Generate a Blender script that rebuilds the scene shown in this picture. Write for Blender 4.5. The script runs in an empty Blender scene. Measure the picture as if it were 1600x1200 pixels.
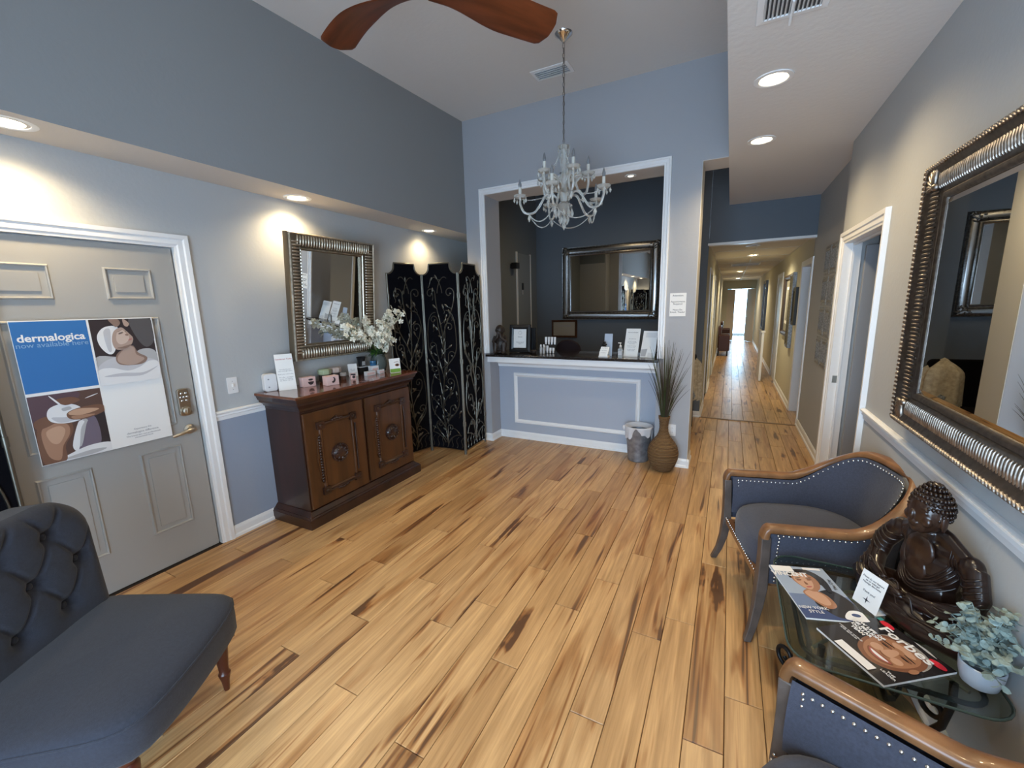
import bpy, bmesh, math, random
from mathutils import Vector, Matrix
random.seed(7)
PI = math.pi
sc = bpy.context.scene
COL = sc.collection
# ------------------------------------------------------------------ camera, world, large lights, exposure
cam = bpy.data.cameras.new('camera'); camo = bpy.data.objects.new('camera', cam); COL.objects.link(camo)
def cam_matrix(y, p, r, loc):
    cy, sy, cp, sp, cr, sr = math.cos(y), math.sin(y), math.cos(p), math.sin(p), math.cos(r), math.sin(r)
    f = Vector((sy*cp, cy*cp, sp)); rt = Vector((cy, -sy, 0)); up = rt.cross(f)
    r2 = rt*cr + up*sr; u2 = -rt*sr + up*cr
    m = Matrix((r2, u2, -f)).transposed().to_4x4(); m.translation = loc
    return m
camo.matrix_world = cam_matrix(-0.47801345, -0.18426239, -0.02524972, Vector((0, 0, 1.6275)))
cam.sensor_width = 36; cam.lens = 653.84/1600*36; cam.clip_start = 0.02; cam.clip_end = 100
sc.camera = camo
w = bpy.data.worlds.new('world'); sc.world = w; w.use_nodes = True
w.node_tree.nodes['Background'].inputs[0].default_value = (0.50, 0.74, 1.0, 1)
w.node_tree.nodes['Background'].inputs[1].default_value = 5.0
def area(name, loc, rot, sx, sy, power, color):
    l = bpy.data.lights.new(name, 'AREA'); l.shape = 'RECTANGLE'; l.size = sx; l.size_y = sy
    l.energy = power; l.color = color
    o = bpy.data.objects.new(name, l); COL.objects.link(o); o.location = loc; o.rotation_euler = rot
    return o
DAY = (0.68, 0.82, 1.0)
area('daylight_front', (-0.40, -1.42, 1.15), (PI/2-.10, 0, 0), 1.8, 2.0, 76, DAY)
area('daylight_hall_end', (0.3, 22.3, 1.4), (-PI/2, 0, 0), 1.6, 2.0, 60, (0.45, 0.75, 1.0))
vs = sc.view_settings
vs.view_transform = 'Standard'; vs.look = 'None'; vs.exposure = 0.55; vs.gamma = 1.0; vs.use_curve_mapping = False

# ------------------------------------------------------------------ materials
MATS = {}
def mat(name, col, rough=0.5, metal=0.0, emit=None, es=1.0, trans=0.0, ior=1.45, bump=0.0, bscale=60, vary=0.0, vscale=6, coat=0.0, sheen=0.0, stretch=None, spec=None):
    if name in MATS: return MATS[name]
    m = bpy.data.materials.new(name); m.use_nodes = True
    nt = m.node_tree; b = nt.nodes['Principled BSDF']
    b.inputs['Base Color'].default_value = (*col, 1)
    b.inputs['Roughness'].default_value = rough; b.inputs['Metallic'].default_value = metal
    b.inputs['Transmission Weight'].default_value = trans; b.inputs['IOR'].default_value = ior
    b.inputs['Coat Weight'].default_value = coat; b.inputs['Sheen Weight'].default_value = sheen
    if spec is not None: b.inputs['Specular IOR Level'].default_value = spec
    if emit: b.inputs['Emission Color'].default_value = (*emit, 1); b.inputs['Emission Strength'].default_value = es
    if bump or vary:
        tc = nt.nodes.new('ShaderNodeTexCoord'); src = tc.outputs['Object']
        if stretch:
            mp = nt.nodes.new('ShaderNodeMapping'); mp.inputs['Scale'].default_value = stretch
            nt.links.new(src, mp.inputs[0]); src = mp.outputs[0]
        if bump:
            n = nt.nodes.new('ShaderNodeTexNoise'); n.inputs['Scale'].default_value = bscale; n.inputs['Detail'].default_value = 3
            bp = nt.nodes.new('ShaderNodeBump'); bp.inputs['Strength'].default_value = bump; bp.inputs['Distance'].default_value = 0.004
            nt.links.new(src, n.inputs['Vector']); nt.links.new(n.outputs['Fac'], bp.inputs['Height']); nt.links.new(bp.outputs[0], b.inputs['Normal'])
        if vary:
            n = nt.nodes.new('ShaderNodeTexNoise'); n.inputs['Scale'].default_value = vscale; n.inputs['Detail'].default_value = 5
            cr = nt.nodes.new('ShaderNodeValToRGB')
            cr.color_ramp.elements[0].position = 0.3; cr.color_ramp.elements[1].position = 0.7
            cr.color_ramp.elements[0].color = (*[c*(1-vary) for c in col], 1); cr.color_ramp.elements[1].color = (*[min(1, c*(1+vary)) for c in col], 1)
            nt.links.new(src, n.inputs['Vector']); nt.links.new(n.outputs['Fac'], cr.inputs[0]); nt.links.new(cr.outputs[0], b.inputs['Base Color'])
    MATS[name] = m
    return m
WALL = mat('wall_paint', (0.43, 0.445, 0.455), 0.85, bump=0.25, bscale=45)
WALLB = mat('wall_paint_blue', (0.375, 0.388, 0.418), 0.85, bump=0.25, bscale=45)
WALLU = mat('wall_paint_upper_dim', (0.265, 0.272, 0.278), 0.85, bump=0.2, bscale=45)  # same wall paint darkened, the dim light up there put into the colour
LOWER = mat('wall_paint_lower', (0.30, 0.345, 0.43), 0.8, bump=0.2, bscale=45)
SLATE = mat('wall_paint_slate', (0.135, 0.162, 0.195), 0.8, bump=0.15, bscale=45)
HALLP = mat('hall_paint', (0.55, 0.52, 0.41), 0.85, bump=0.15, bscale=45)
CEIL = mat('ceiling_paint', (0.70, 0.68, 0.655), 0.9, bump=0.3, bscale=30)
CEILR = mat('lower_ceiling_paint', (0.70, 0.68, 0.66), 0.9, bump=0.35, bscale=30)
SOFF = mat('soffit_paint', (0.60, 0.56, 0.52), 0.9, bump=0.3, bscale=30)
TILEM = mat('ceiling_tile', (0.66, 0.62, 0.54), 0.95, bump=0.4, bscale=90)
TRIM = mat('white_trim', (0.80, 0.81, 0.82), 0.35)
DOORP = mat('door_paint', (0.36, 0.355, 0.34), 0.45)
BLACK = mat('black_plastic', (0.012, 0.012, 0.013), 0.35)
PAPER = mat('paper', (0.80, 0.80, 0.79), 0.6)
INK = mat('ink', (0.04, 0.04, 0.05), 0.6)
INKG = mat('grey_ink', (0.30, 0.30, 0.32), 0.6)
CHROME = mat('chrome', (0.75, 0.75, 0.76), 0.12, 1.0)
NICKEL = mat('brushed_nickel', (0.52, 0.48, 0.41), 0.3, 1.0)
MIRR = mat('mirror_glass', (0.80, 0.83, 0.84), 0.01, 1.0)
SILV = mat('antique_silver', (0.34, 0.30, 0.262), 0.40, 1.0, vary=0.35, vscale=40)
SILVD = mat('dark_silver', (0.19, 0.185, 0.18), 0.38, 1.0, vary=0.4, vscale=40)
CHAMP = mat('champagne_silver', (0.58, 0.52, 0.42), 0.33, 0.9, vary=0.3, vscale=30)
IRON = mat('wrought_iron', (0.19, 0.18, 0.15), 0.38, 0.9)
BLKFAB = mat('black_cloth', (0.004, 0.004, 0.006), 1.0, spec=0.1)
DKWOOD = mat('dark_wood', (0.034, 0.013, 0.008), 0.3, vary=0.4, vscale=8, stretch=(1, 1, 0.15), coat=0.3)
MDWOOD = mat('cabinet_wood', (0.070, 0.026, 0.008), 0.38, vary=0.35, vscale=10, stretch=(2, 2, 0.2), coat=0.2)
TOPWOOD = mat('cabinet_top_wood', (0.12, 0.038, 0.018), 0.16, vary=0.3, vscale=9, coat=0.6)
FANW = mat('fan_wood', (0.12, 0.030, 0.010), 0.35, vary=0.35, vscale=7, stretch=(0.3, 3, 3))
FAB = mat('blue_grey_linen', (0.048, 0.054, 0.080), 0.95, bump=0.3, bscale=500, sheen=0.15, vary=0.15, vscale=120)
FABS = mat('slate_linen', (0.021, 0.024, 0.036), 0.95, bump=0.3, bscale=500, sheen=0.12, vary=0.15, vscale=120)
CHWOOD = mat('chair_wood', (0.19, 0.088, 0.036), 0.35, vary=0.3, vscale=14, stretch=(1, 1, 0.4), coat=0.2)
CHLEG = mat('chair_leg_wood', (0.085, 0.068, 0.06), 0.4, vary=0.25, vscale=14)
GLASS = mat('table_glass', (0.70, 0.86, 0.80), 0.02, trans=1.0, ior=1.45)
CRYS = mat('crystal', (0.90, 0.90, 0.86), 0.05, trans=0.72, ior=1.5)
def glass_sheet(name, tint=(1, 1, 1)):
    m = bpy.data.materials.new(name); m.use_nodes = True; nt = m.node_tree; nt.nodes.clear()
    o = nt.nodes.new('ShaderNodeOutputMaterial'); mx = nt.nodes.new('ShaderNodeMixShader'); t = nt.nodes.new('ShaderNodeBsdfTransparent'); g = nt.nodes.new('ShaderNodeBsdfGlossy')
    fr = nt.nodes.new('ShaderNodeMath'); fr.operation = 'MULTIPLY_ADD'; fr.inputs[1].default_value = .75; fr.inputs[2].default_value = .04; lw = nt.nodes.new('ShaderNodeLayerWeight'); pw_ = nt.nodes.new('ShaderNodeMath'); pw_.operation = 'POWER'; pw_.inputs[1].default_value = 4.0; lw.inputs[0].default_value = .5; nt.links.new(lw.outputs['Facing'], pw_.inputs[0]); nt.links.new(pw_.outputs[0], fr.inputs[0]); g.inputs['Roughness'].default_value = 0.01
    t.inputs[0].default_value = (*tint, 1)
    nt.links.new(fr.outputs[0], mx.inputs[0]); nt.links.new(t.outputs[0], mx.inputs[1]); nt.links.new(g.outputs[0], mx.inputs[2]); nt.links.new(mx.outputs[0], o.inputs[0])
    return m
PANE = glass_sheet('window_pane', (0.97, 0.99, 1.0))
TGLASS = glass_sheet('tabletop_glass', (0.70, 0.77, 0.74))
WARM = (1.0, 0.76, 0.44)
BULB = mat('lit_bulb', (1, 1, 1), 0.5, emit=(1.0, 0.80, 0.50), es=12)
BULBD = mat('dim_bulb', (1, 1, 1), 0.5, emit=(1.0, 0.9, 0.65), es=3)

def plank_mat():
    m = bpy.data.materials.new('hickory_plank'); m.use_nodes = True; nt = m.node_tree; N = nt.nodes.new; L = nt.links.new
    b = nt.nodes['Principled BSDF']; b.inputs['Roughness'].default_value = 0.33
    geo = N('ShaderNodeNewGeometry'); oi = N('ShaderNodeObjectInfo')
    sc_ = N('ShaderNodeVectorMath'); sc_.operation = 'SCALE'; sc_.inputs[0].default_value = (37.1, 91.7, 13.3); L(oi.outputs['Random'], sc_.inputs['Scale'])
    ad = N('ShaderNodeVectorMath'); ad.operation = 'ADD'; L(geo.outputs['Position'], ad.inputs[0]); L(sc_.outputs[0], ad.inputs[1])
    def noise(s, scale, det=4, dist=0.0):
        mp = N('ShaderNodeMapping'); mp.inputs['Scale'].default_value = s; L(ad.outputs[0], mp.inputs[0])
        n = N('ShaderNodeTexNoise'); n.inputs['Scale'].default_value = scale; n.inputs['Detail'].default_value = det; n.inputs['Distortion'].default_value = dist
        L(mp.outputs[0], n.inputs['Vector']); return n.outputs['Fac']
    def ramp(src, stops):
        r = N('ShaderNodeValToRGB'); e = r.color_ramp.elements
        while len(e) < len(stops): e.new(0.5)
        for i, (p, c) in enumerate(stops): e[i].position = p; e[i].color = (*c, 1)
        L(src, r.inputs[0]); return r.outputs[0]
    def mix(fac, a, c, mode='MIX'):
        x = N('ShaderNodeMix'); x.data_type = 'RGBA'; x.blend_type = mode
        if hasattr(fac, 'links'): L(fac, x.inputs[0])
        else: x.inputs[0].default_value = fac
        for v, i in ((a, 6), (c, 7)):
            if hasattr(v, 'links'): L(v, x.inputs[i])
            else: x.inputs[i].default_value = (*v, 1)
        return x.outputs[2]
    base = ramp(oi.outputs['Random'], [(0.0, (0.45, 0.268, 0.12)), (0.35, (0.57, 0.352, 0.162)), (0.7, (0.63, 0.408, 0.198)), (1.0, (0.49, 0.298, 0.14))])
    grain = ramp(noise((14, 1.0, 14), 2.2, 6, 0.6), [(0.25, (0.62, 0.56, 0.50)), (0.75, (1.12, 1.1, 1.08))])
    c = mix(1.0, base, grain, 'MULTIPLY')
    fine = ramp(noise((90, 2.5, 90), 1.5, 3, 0.2), [(0.3, (0.82, 0.79, 0.75)), (0.7, (1.06, 1.06, 1.06))])
    c = mix(0.8, c, fine, 'MULTIPLY')
    # heartwood bands (soft brown) and dark mineral streaks with knots
    band = ramp(noise((5.5, 0.75, 5.5), 1.1, 3, 1.0), [(0.56, (0, 0, 0)), (0.68, (1, 1, 1))])
    c = mix(band, c, mix(1.0, c, (0.74, 0.62, 0.52), 'MULTIPLY'))
    sn = noise((15, 0.85, 15), 1.25, 2, 0.7)
    mp = N('ShaderNodeMapping'); mp.inputs['Scale'].default_value = (2.6, 0.55, 1.0); L(ad.outputs[0], mp.inputs[0])
    nd = N('ShaderNodeTexNoise'); nd.inputs['Scale'].default_value = 11; L(ad.outputs[0], nd.inputs['Vector'])
    mx = N('ShaderNodeVectorMath'); mx.operation = 'SCALE'; mx.inputs['Scale'].default_value = 0.12; L(nd.outputs['Color'], mx.inputs[0])
    a2 = N('ShaderNodeVectorMath'); a2.operation = 'ADD'; L(mp.outputs[0], a2.inputs[0]); L(mx.outputs[0], a2.inputs[1])
    vo = N('ShaderNodeTexVoronoi'); vo.voronoi_dimensions = '2D'; vo.inputs['Scale'].default_value = 0.95; L(a2.outputs[0], vo.inputs['Vector'])
    pk = N('ShaderNodeMapRange'); pk.inputs['From Min'].default_value = 0.0; pk.inputs['From Max'].default_value = 0.13; pk.inputs['To Min'].default_value = 0.27; pk.inputs['To Max'].default_value = 0.0; L(vo.outputs['Distance'], pk.inputs['Value'])
    sm = N('ShaderNodeMath'); sm.operation = 'ADD'; L(sn, sm.inputs[0]); L(pk.outputs[0], sm.inputs[1])
    halo = ramp(sm.outputs[0], [(0.60, (0, 0, 0)), (0.66, (1, 1, 1))])
    c = mix(halo, c, mix(1.0, c, (0.62, 0.47, 0.36), 'MULTIPLY'))
    core = ramp(sm.outputs[0], [(0.665, (0, 0, 0)), (0.70, (1, 1, 1))])
    c = mix(core, c, (0.105, 0.048, 0.022))
    L(c, b.inputs['Base Color'])
    bp = N('ShaderNodeBump'); bp.inputs['Strength'].default_value = 0.12; bp.inputs['Distance'].default_value = 0.003
    L(fine, bp.inputs['Height']); L(bp.outputs[0], b.inputs['Normal'])
    return m
PLANK = plank_mat()
def steel_mat():
    return mat('galvanised_steel', (0.30, 0.33, 0.38), 0.45, 0.7, vary=0.3, vscale=18)
def wicker_mat():
    m = bpy.data.materials.new('wicker'); m.use_nodes = True; nt = m.node_tree; N = nt.nodes.new; L = nt.links.new
    b = nt.nodes['Principled BSDF']; b.inputs['Roughness'].default_value = 0.6
    tc = N('ShaderNodeTexCoord'); wv = N('ShaderNodeTexWave'); wv.bands_direction = 'Z'; wv.inputs['Scale'].default_value = 28; wv.inputs['Distortion'].default_value = 2.2; wv.inputs['Detail Scale'].default_value = 12
    L(tc.outputs['Object'], wv.inputs['Vector'])
    cr = N('ShaderNodeValToRGB'); cr.color_ramp.elements[0].color = (0.085, 0.042, 0.014, 1); cr.color_ramp.elements[1].color = (0.27, 0.155, 0.062, 1)
    L(wv.outputs['Fac'], cr.inputs[0]); L(cr.outputs[0], b.inputs['Base Color'])
    bp = N('ShaderNodeBump'); bp.inputs['Strength'].default_value = 0.8; bp.inputs['Distance'].default_value = 0.006; L(wv.outputs['Fac'], bp.inputs['Height']); L(bp.outputs[0], b.inputs['Normal'])
    return m
WICK = wicker_mat()

# ------------------------------------------------------------------ mesh builder
def T3(origin=(0, 0, 0), right=(1, 0, 0), up=(0, 0, 1)):
    r = Vector(right).normalized(); u = Vector(up).normalized(); n = r.cross(u)
    m = Matrix((r, u, n)).transposed().to_4x4(); m.translation = Vector(origin); return m
def FR(x=0, y=0, z=0): return T3((x, y, z))      # face frame: x right, z up, normal -y
class MB:
    def __init__(s, *mats): s.v = []; s.f = []; s.mi = []; s.mats = list(mats); s.c = 0
    def m(s, mt):
        if mt not in s.mats: s.mats.append(mt)
        s.c = s.mats.index(mt); return s
    def add(s, vs, fs, M=None):
        o = len(s.v)
        for p in vs:
            p = Vector(p); s.v.append(tuple(M @ p) if M is not None else tuple(p))
        for f in fs: s.f.append(tuple(i+o for i in f)); s.mi.append(s.c)
        return s
    def box(s, x0, x1, y0, y1, z0, z1, M=None):
        return s.add([(x, y, z) for z in (z0, z1) for y in (y0, y1) for x in (x0, x1)],
                     [(0, 2, 3, 1), (4, 5, 7, 6), (0, 1, 5, 4), (2, 6, 7, 3), (0, 4, 6, 2), (1, 3, 7, 5)], M)
    def prism(s, poly, d0, d1, M=None):
        n = len(poly)
        a = sum(poly[i][0]*poly[(i+1) % n][1]-poly[(i+1) % n][0]*poly[i][1] for i in range(n))
        if a < 0: poly = poly[::-1]
        if d0 > d1: d0, d1 = d1, d0
        vs = [(x, y, d0) for x, y in poly]+[(x, y, d1) for x, y in poly]
        fs = [tuple(range(n-1, -1, -1)), tuple(range(n, 2*n))]+[(i, (i+1) % n, n+(i+1) % n, n+i) for i in range(n)]
        return s.add(vs, fs, M)
    def flat(s, poly, lift=0.0, M=None):
        n = len(poly); a = sum(poly[i][0]*poly[(i+1) % n][1]-poly[(i+1) % n][0]*poly[i][1] for i in range(n))
        if a < 0: poly = poly[::-1]
        return s.add([(x, y, lift) for x, y in poly], [tuple(range(n))], M)
    def lathe(s, prof, n=24, M=None, cap=True):
        vs = []; fs = []; k = len(prof)
        for r, z in prof:
            for i in range(n): a = 2*PI*i/n; vs.append((r*math.cos(a), r*math.sin(a), z))
        for j in range(k-1):
            for i in range(n): fs.append((j*n+i, j*n+(i+1) % n, (j+1)*n+(i+1) % n, (j+1)*n+i))
        if cap:
            fs.append(tuple(range(n-1, -1, -1))); fs.append(tuple((k-1)*n+i for i in range(n)))
        return s.add(vs, fs, M)
    def tube(s, pts, r, n=8, closed=False, M=None, flat=1.0, up=None):
        P = [Vector(p) for p in pts]; k = len(P); R = r if isinstance(r, (list, tuple)) else [r]*k
        vs = []; fs = []; prev = None
        for i, p in enumerate(P):
            a = P[(i-1) % k] if (closed or i) else P[i]; b = P[(i+1) % k] if (closed or i < k-1) else P[i]
            t = (b-a); t = t.normalized() if t.length > 1e-9 else Vector((0, 0, 1))
            if prev is None:
                h = Vector(up) if up else (Vector((0, 0, 1)) if abs(t.z) < 0.9 else Vector((1, 0, 0)))
            else: h = prev
            nn = (h - t*h.dot(t))
            nn = nn.normalized() if nn.length > 1e-6 else t.orthogonal().normalized()
            prev = nn if not up else Vector(up); bb = t.cross(nn)
            for q in range(n):
                an = 2*PI*q/n; vs.append(p + (nn*math.cos(an) + bb*math.sin(an)*flat)*R[i])
        e = k if closed else k-1
        for i in range(e):
            for q in range(n): fs.append((i*n+q, i*n+(q+1) % n, ((i+1) % k)*n+(q+1) % n, ((i+1) % k)*n+q))
        if not closed: fs += [tuple(range(n-1, -1, -1)), tuple((k-1)*n+q for q in range(n))]
        return s.add(vs, fs, M)
    def ell(s, c, r, nu=12, nv=8, M=None, R=None):
        if not isinstance(r, (tuple, list)): r = (r, r, r)
        vs = []; fs = []
        for j in range(1, nv):
            th = PI*j/nv
            for i in range(nu):
                a = 2*PI*i/nu; vs.append(Vector((r[0]*math.sin(th)*math.cos(a), r[1]*math.sin(th)*math.sin(a), r[2]*math.cos(th))))
        vs += [Vector((0, 0, r[2])), Vector((0, 0, -r[2]))]
        for j in range(nv-2):
            for i in range(nu): fs.append((j*nu+i, (j+1)*nu+i, (j+1)*nu+(i+1) % nu, j*nu+(i+1) % nu))
        t = (nv-1)*nu
        for i in range(nu): fs.append((t, i, (i+1) % nu)); fs.append((t+1, (nv-2)*nu+(i+1) % nu, (nv-2)*nu+i))
        if R is not None: vs = [R @ v for v in vs]
        return s.add([v+Vector(c) for v in vs], fs, M)
    def grid(s, fn, nu, nv, cu=False, cv=False, M=None):
        vs = [fn(i/(nu if cu else nu-1), j/(nv if cv else nv-1)) for j in range(nv) for i in range(nu)]
        fs = []
        for j in range(nv if cv else nv-1):
            for i in range(nu if cu else nu-1):
                fs.append((j*nu+i, j*nu+(i+1) % nu, ((j+1) % nv)*nu+(i+1) % nu, ((j+1) % nv)*nu+i))
        return s.add(vs, fs, M)
    def frame(s, w, h, prof, M=None):
        # prof: (outward offset, depth along normal) around an inner w x h rectangle centred on the origin; closed profile
        k = len(prof); vs = []; fs = []
        for sx, sy in ((-1, -1), (1, -1), (1, 1), (-1, 1)):
            for o, d in prof: vs.append((sx*(w/2+o), sy*(h/2+o), d))
        for c in range(4):
            for j in range(k): fs.append((c*k+j, c*k+(j+1) % k, ((c+1) % 4)*k+(j+1) % k, ((c+1) % 4)*k+j))
        return s.add(vs, fs, M)
    def build(s, name, parent=None, smooth=None, bevel=0, mats=None, fix=True, kind=None):
        me = bpy.data.meshes.new(name); me.from_pydata(s.v, [], s.f)
        for m_ in s.mats: me.materials.append(m_)
        me.polygons.foreach_set('material_index', s.mi)
        if fix:
            bm = bmesh.new(); bm.from_mesh(me); bmesh.ops.recalc_face_normals(bm, faces=bm.faces); bm.to_mesh(me); bm.free()
        if smooth:
            me.polygons.foreach_set('use_smooth', [True]*len(me.polygons))
            me.set_sharp_from_angle(angle=math.radians(smooth))
        me.update()
        o = bpy.data.objects.new(name, me); COL.objects.link(o)
        if parent: o.parent = parent
        if bevel:
            b = o.modifiers.new('bevel', 'BEVEL'); b.width = bevel; b.segments = 2; b.limit_method = 'ANGLE'; b.angle_limit = math.radians(40)
        if kind: o['kind'] = kind
        return o
def thing(name, label, cat, loc=(0, 0, 0), rz=0, group=None):
    o = bpy.data.objects.new(name, None); COL.objects.link(o); o.location = loc; o.rotation_euler = (0, 0, rz); o.empty_display_size = 0.1
    o['label'] = label; o['category'] = cat
    if group: o['group'] = group
    return o
def tag(o, label, cat, group=None):
    o['label'] = label; o['category'] = cat
    if group: o['group'] = group
    return o
def sroot(name, loc=(0, 0, 0), rz=0):
    o = bpy.data.objects.new(name, None); COL.objects.link(o); o.location = loc; o.rotation_euler = (0, 0, rz); o['kind'] = 'structure'; return o
def struct(o): o['kind'] = 'structure'; return o
def copy_tree(o, parent=None):
    c = o.copy(); COL.objects.link(c)
    if parent: c.parent = parent
    for ch in list(o.children): copy_tree(ch, c)
    return c
def text(body, size, M, m, parent=None, name='lettering', align='CENTER', ext=0.0003, sx=1.0, bold=0.0):
    cu = bpy.data.curves.new(name, 'FONT'); cu.body = body; cu.size = size; cu.align_x = align; cu.align_y = 'CENTER'; cu.extrude = ext; cu.offset = bold; cu.resolution_u = 3
    cu.space_line = 1.0
    t = bpy.data.objects.new(name, cu); COL.objects.link(t)
    me = bpy.data.meshes.new_from_object(t); COL.objects.unlink(t); bpy.data.objects.remove(t)
    for v in me.vertices: v.co.x *= sx
    me.transform(M)
    me.materials.clear(); me.materials.append(m)
    o = bpy.data.objects.new(name, me); COL.objects.link(o)
    if parent: o.parent = parent
    return o
def circ(cx, cy, rx, ry=None, n=20, a0=0, a1=2*PI, rot=0):
    ry = ry or rx; out = []
    full = abs(a1-a0-2*PI) < 1e-6
    for i in range(n if full else n+1):
        a = a0+(a1-a0)*i/n; x = rx*math.cos(a); y = ry*math.sin(a)
        out.append((cx+x*math.cos(rot)-y*math.sin(rot), cy+x*math.sin(rot)+y*math.cos(rot)))
    return out
def rrect(x0, x1, y0, y1, r, n=5):
    out = []
    for cx, cy, a in ((x1-r, y0+r, -PI/2), (x1-r, y1-r, 0), (x0+r, y1-r, PI/2), (x0+r, y0+r, PI)):
        for i in range(n+1): b = a+PI/2*i/n; out.append((cx+r*math.cos(b), cy+r*math.sin(b)))
    return out
def blob(pts, n=5):
    out = []; k = len(pts)
    for i in range(k):
        a, b, c, d = pts[i-1], pts[i], pts[(i+1) % k], pts[(i+2) % k]
        for q in range(n):
            t = q/n; f = lambda a, b, c, d: .5*((2*b)+(-a+c)*t+(2*a-5*b+4*c-d)*t*t+(-a+3*b-3*c+d)*t**3)
            out.append((f(a[0], b[0], c[0], d[0]), f(a[1], b[1], c[1], d[1])))
    return out
def clip(poly, x0, x1, y0, y1):
    for ax, lim, sg in ((0, x0, 1), (0, x1, -1), (1, y0, 1), (1, y1, -1)):
        out = []
        for i in range(len(poly)):
            p, q = poly[i-1], poly[i]; ip = (p[ax]-lim)*sg >= 0; iq = (q[ax]-lim)*sg >= 0
            if ip != iq: t = (lim-p[ax])/(q[ax]-p[ax]); out.append((p[0]+(q[0]-p[0])*t, p[1]+(q[1]-p[1])*t))
            if iq: out.append(q)
        poly = out
        if len(poly) < 3: return []
    return poly
def lines(mb, x0, x1, ys, t=0.0012, lift=0.0004, M=None, jag=0.3):
    for y in ys:
        a = x0+(x1-x0)*jag*random.random()*0.5; b = x1-(x1-x0)*jag*random.random()*0.5
        mb.flat([(a, y-t), (b, y-t), (b, y+t), (a, y+t)], lift, M)
def smoothstep(a, b, x):
    t = max(0, min(1, (x-a)/(b-a))); return t*t*(3-2*t)

# ------------------------------------------------------------------ room shell
XL, XU, XR, XR2, XM = -3.153, -2.765, 0.785, 0.875, -0.087
YF, YB, YB2, YH, YE = -1.25, 4.29, 4.62, 6.35, 19.5
def zc(y): return 3.645-0.0455*(4.3-y)
def zs(y): return 2.496-0.009*(y-0.8)
# floor slab and planks
fb = MB(mat('subfloor', (0.05, 0.03, 0.018), 0.9)); fb.box(-3.6, 2.6, YF-0.3, 24, -0.12, -0.009)
floor = struct(fb.build('floor'))
def plank_mesh(w, l):
    b = 0.0018; g = 0.0013; h = 0.009
    x0, x1, y0, y1 = g, w-g, g, l-g
    mb = MB(PLANK)
    mb.add([(x0, y0, -h), (x1, y0, -h), (x1, y1, -h), (x0, y1, -h), (x0, y0, -b), (x1, y0, -b), (x1, y1, -b), (x0, y1, -b),
            (x0+b, y0+b, 0), (x1-b, y0+b, 0), (x1-b, y1-b, 0), (x0+b, y1-b, 0)],
           [(0, 1, 5, 4), (1, 2, 6, 5), (2, 3, 7, 6), (3, 0, 4, 7), (4, 5, 9, 8), (5, 6, 10, 9), (6, 7, 11, 10), (7, 4, 8, 11), (8, 9, 10, 11)])
    me = bpy.data.meshes.new('plank'); me.from_pydata(mb.v, [], mb.f); me.materials.append(PLANK); return me
PW, PL = 0.14, 1.22
cache = {}
def plank(x0, x1, y0, y1):
    w_, l_ = round(x1-x0, 3), round(y1-y0, 2)
    if l_ < 0.03 or w_ < 0.02: return
    k = (w_, l_)
    if k not in cache: cache[k] = plank_mesh(w_, y1-y0)
    o = bpy.data.objects.new('plank', cache[k]); COL.objects.link(o); o.location = (x0, y0, 0); o.parent = floor
x = -0.06-PW*23
row = 0
rest = MB(PLANK)
while x < XR2:
    x0, x1 = max(x, XL), min(x+PW, XR2)
    yend = YH if x1 > -0.36 else 4.52
    if x1 > XL+0.02:
        off = (row*0.397+random.uniform(-0.12, 0.12)) % PL
        y = -0.45-PL+off
        if x1 > XR+0.03: y = 4.43-off*0.5
        xx1 = x1
        while y < yend:
            y0 = max(y, -0.45 if x1 <= XR+0.03 else 4.43); y1 = min(y+PL, yend)
            plank(x0, xx1, y0, y1); y += PL
    x += PW; row += 1
# hall planks (smaller joints, beyond a strip)
x = -0.30; row = 0
while x < XR2-0.01:
    x1 = min(x+PW, XR2); y = YH+0.03-((row*0.47) % PL)
    while y < YE:
        plank(x, x1, max(y, YH+0.03), min(y+PL, YE)); y += PL
    x += PW; row += 1
pf = MB(PLANK)
pf.box(XL, XR, YF, -0.452, -0.008, -0.0005); pf.box(-3.39, -0.38, 4.525, 7.7, -0.008, -0.0005); pf.box(-3.39, -0.44, 7.7, 7.72, -0.008, -0.0005); pf.box(XR, 2.5, 2.6, 4.6, -0.008, -0.0005); pf.box(XR2, 2.4, 6.0, 8.2, -0.008, -0.0005)
pf.box(-1.6, 2.2, YE, 22.5, -0.008, -0.0005)
o = pf.build('planks_beyond', floor, kind='stuff')
ts = MB(mat('threshold_wood', (0.20, 0.12, 0.06), 0.4)); ts.prism([(YH-0.012, 0), (YH+0.042, 0), (YH+0.035, 0.006), (YH-0.005, 0.006)], -0.30, XR2, Matrix(((0, 0, 1, 0), (1, 0, 0, 0), (0, 1, 0, 0), (0, 0, 0, 1))))
ts.build('threshold_strip', floor)

# left wall, with a door opening y .55-1.47
D0, D1, DH = 0.553, 1.469, 2.035
wl = MB(WALL, LOWER, TRIM)
wl.box(XL-0.12, XL, YF, D0-0.02, 0.92, 2.6); wl.box(XL-0.12, XL, D0-0.02, D1+0.02, DH+0.015, 2.6); wl.box(XL-0.12, XL, D1+0.02, 4.95, 0.92, 2.6)
wl.m(LOWER); wl.box(XL-0.12, XL, YF, D0-0.02, 0, 0.92); wl.box(XL-0.12, XL, D1+0.02, 4.95, 0, 0.92)
wl.m(TRIM); wl.box(XL-0.12, XL-0.045, D0-0.02, D1+0.02, 0, DH+0.015)
struct(wl.build('wall_left'))
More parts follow.
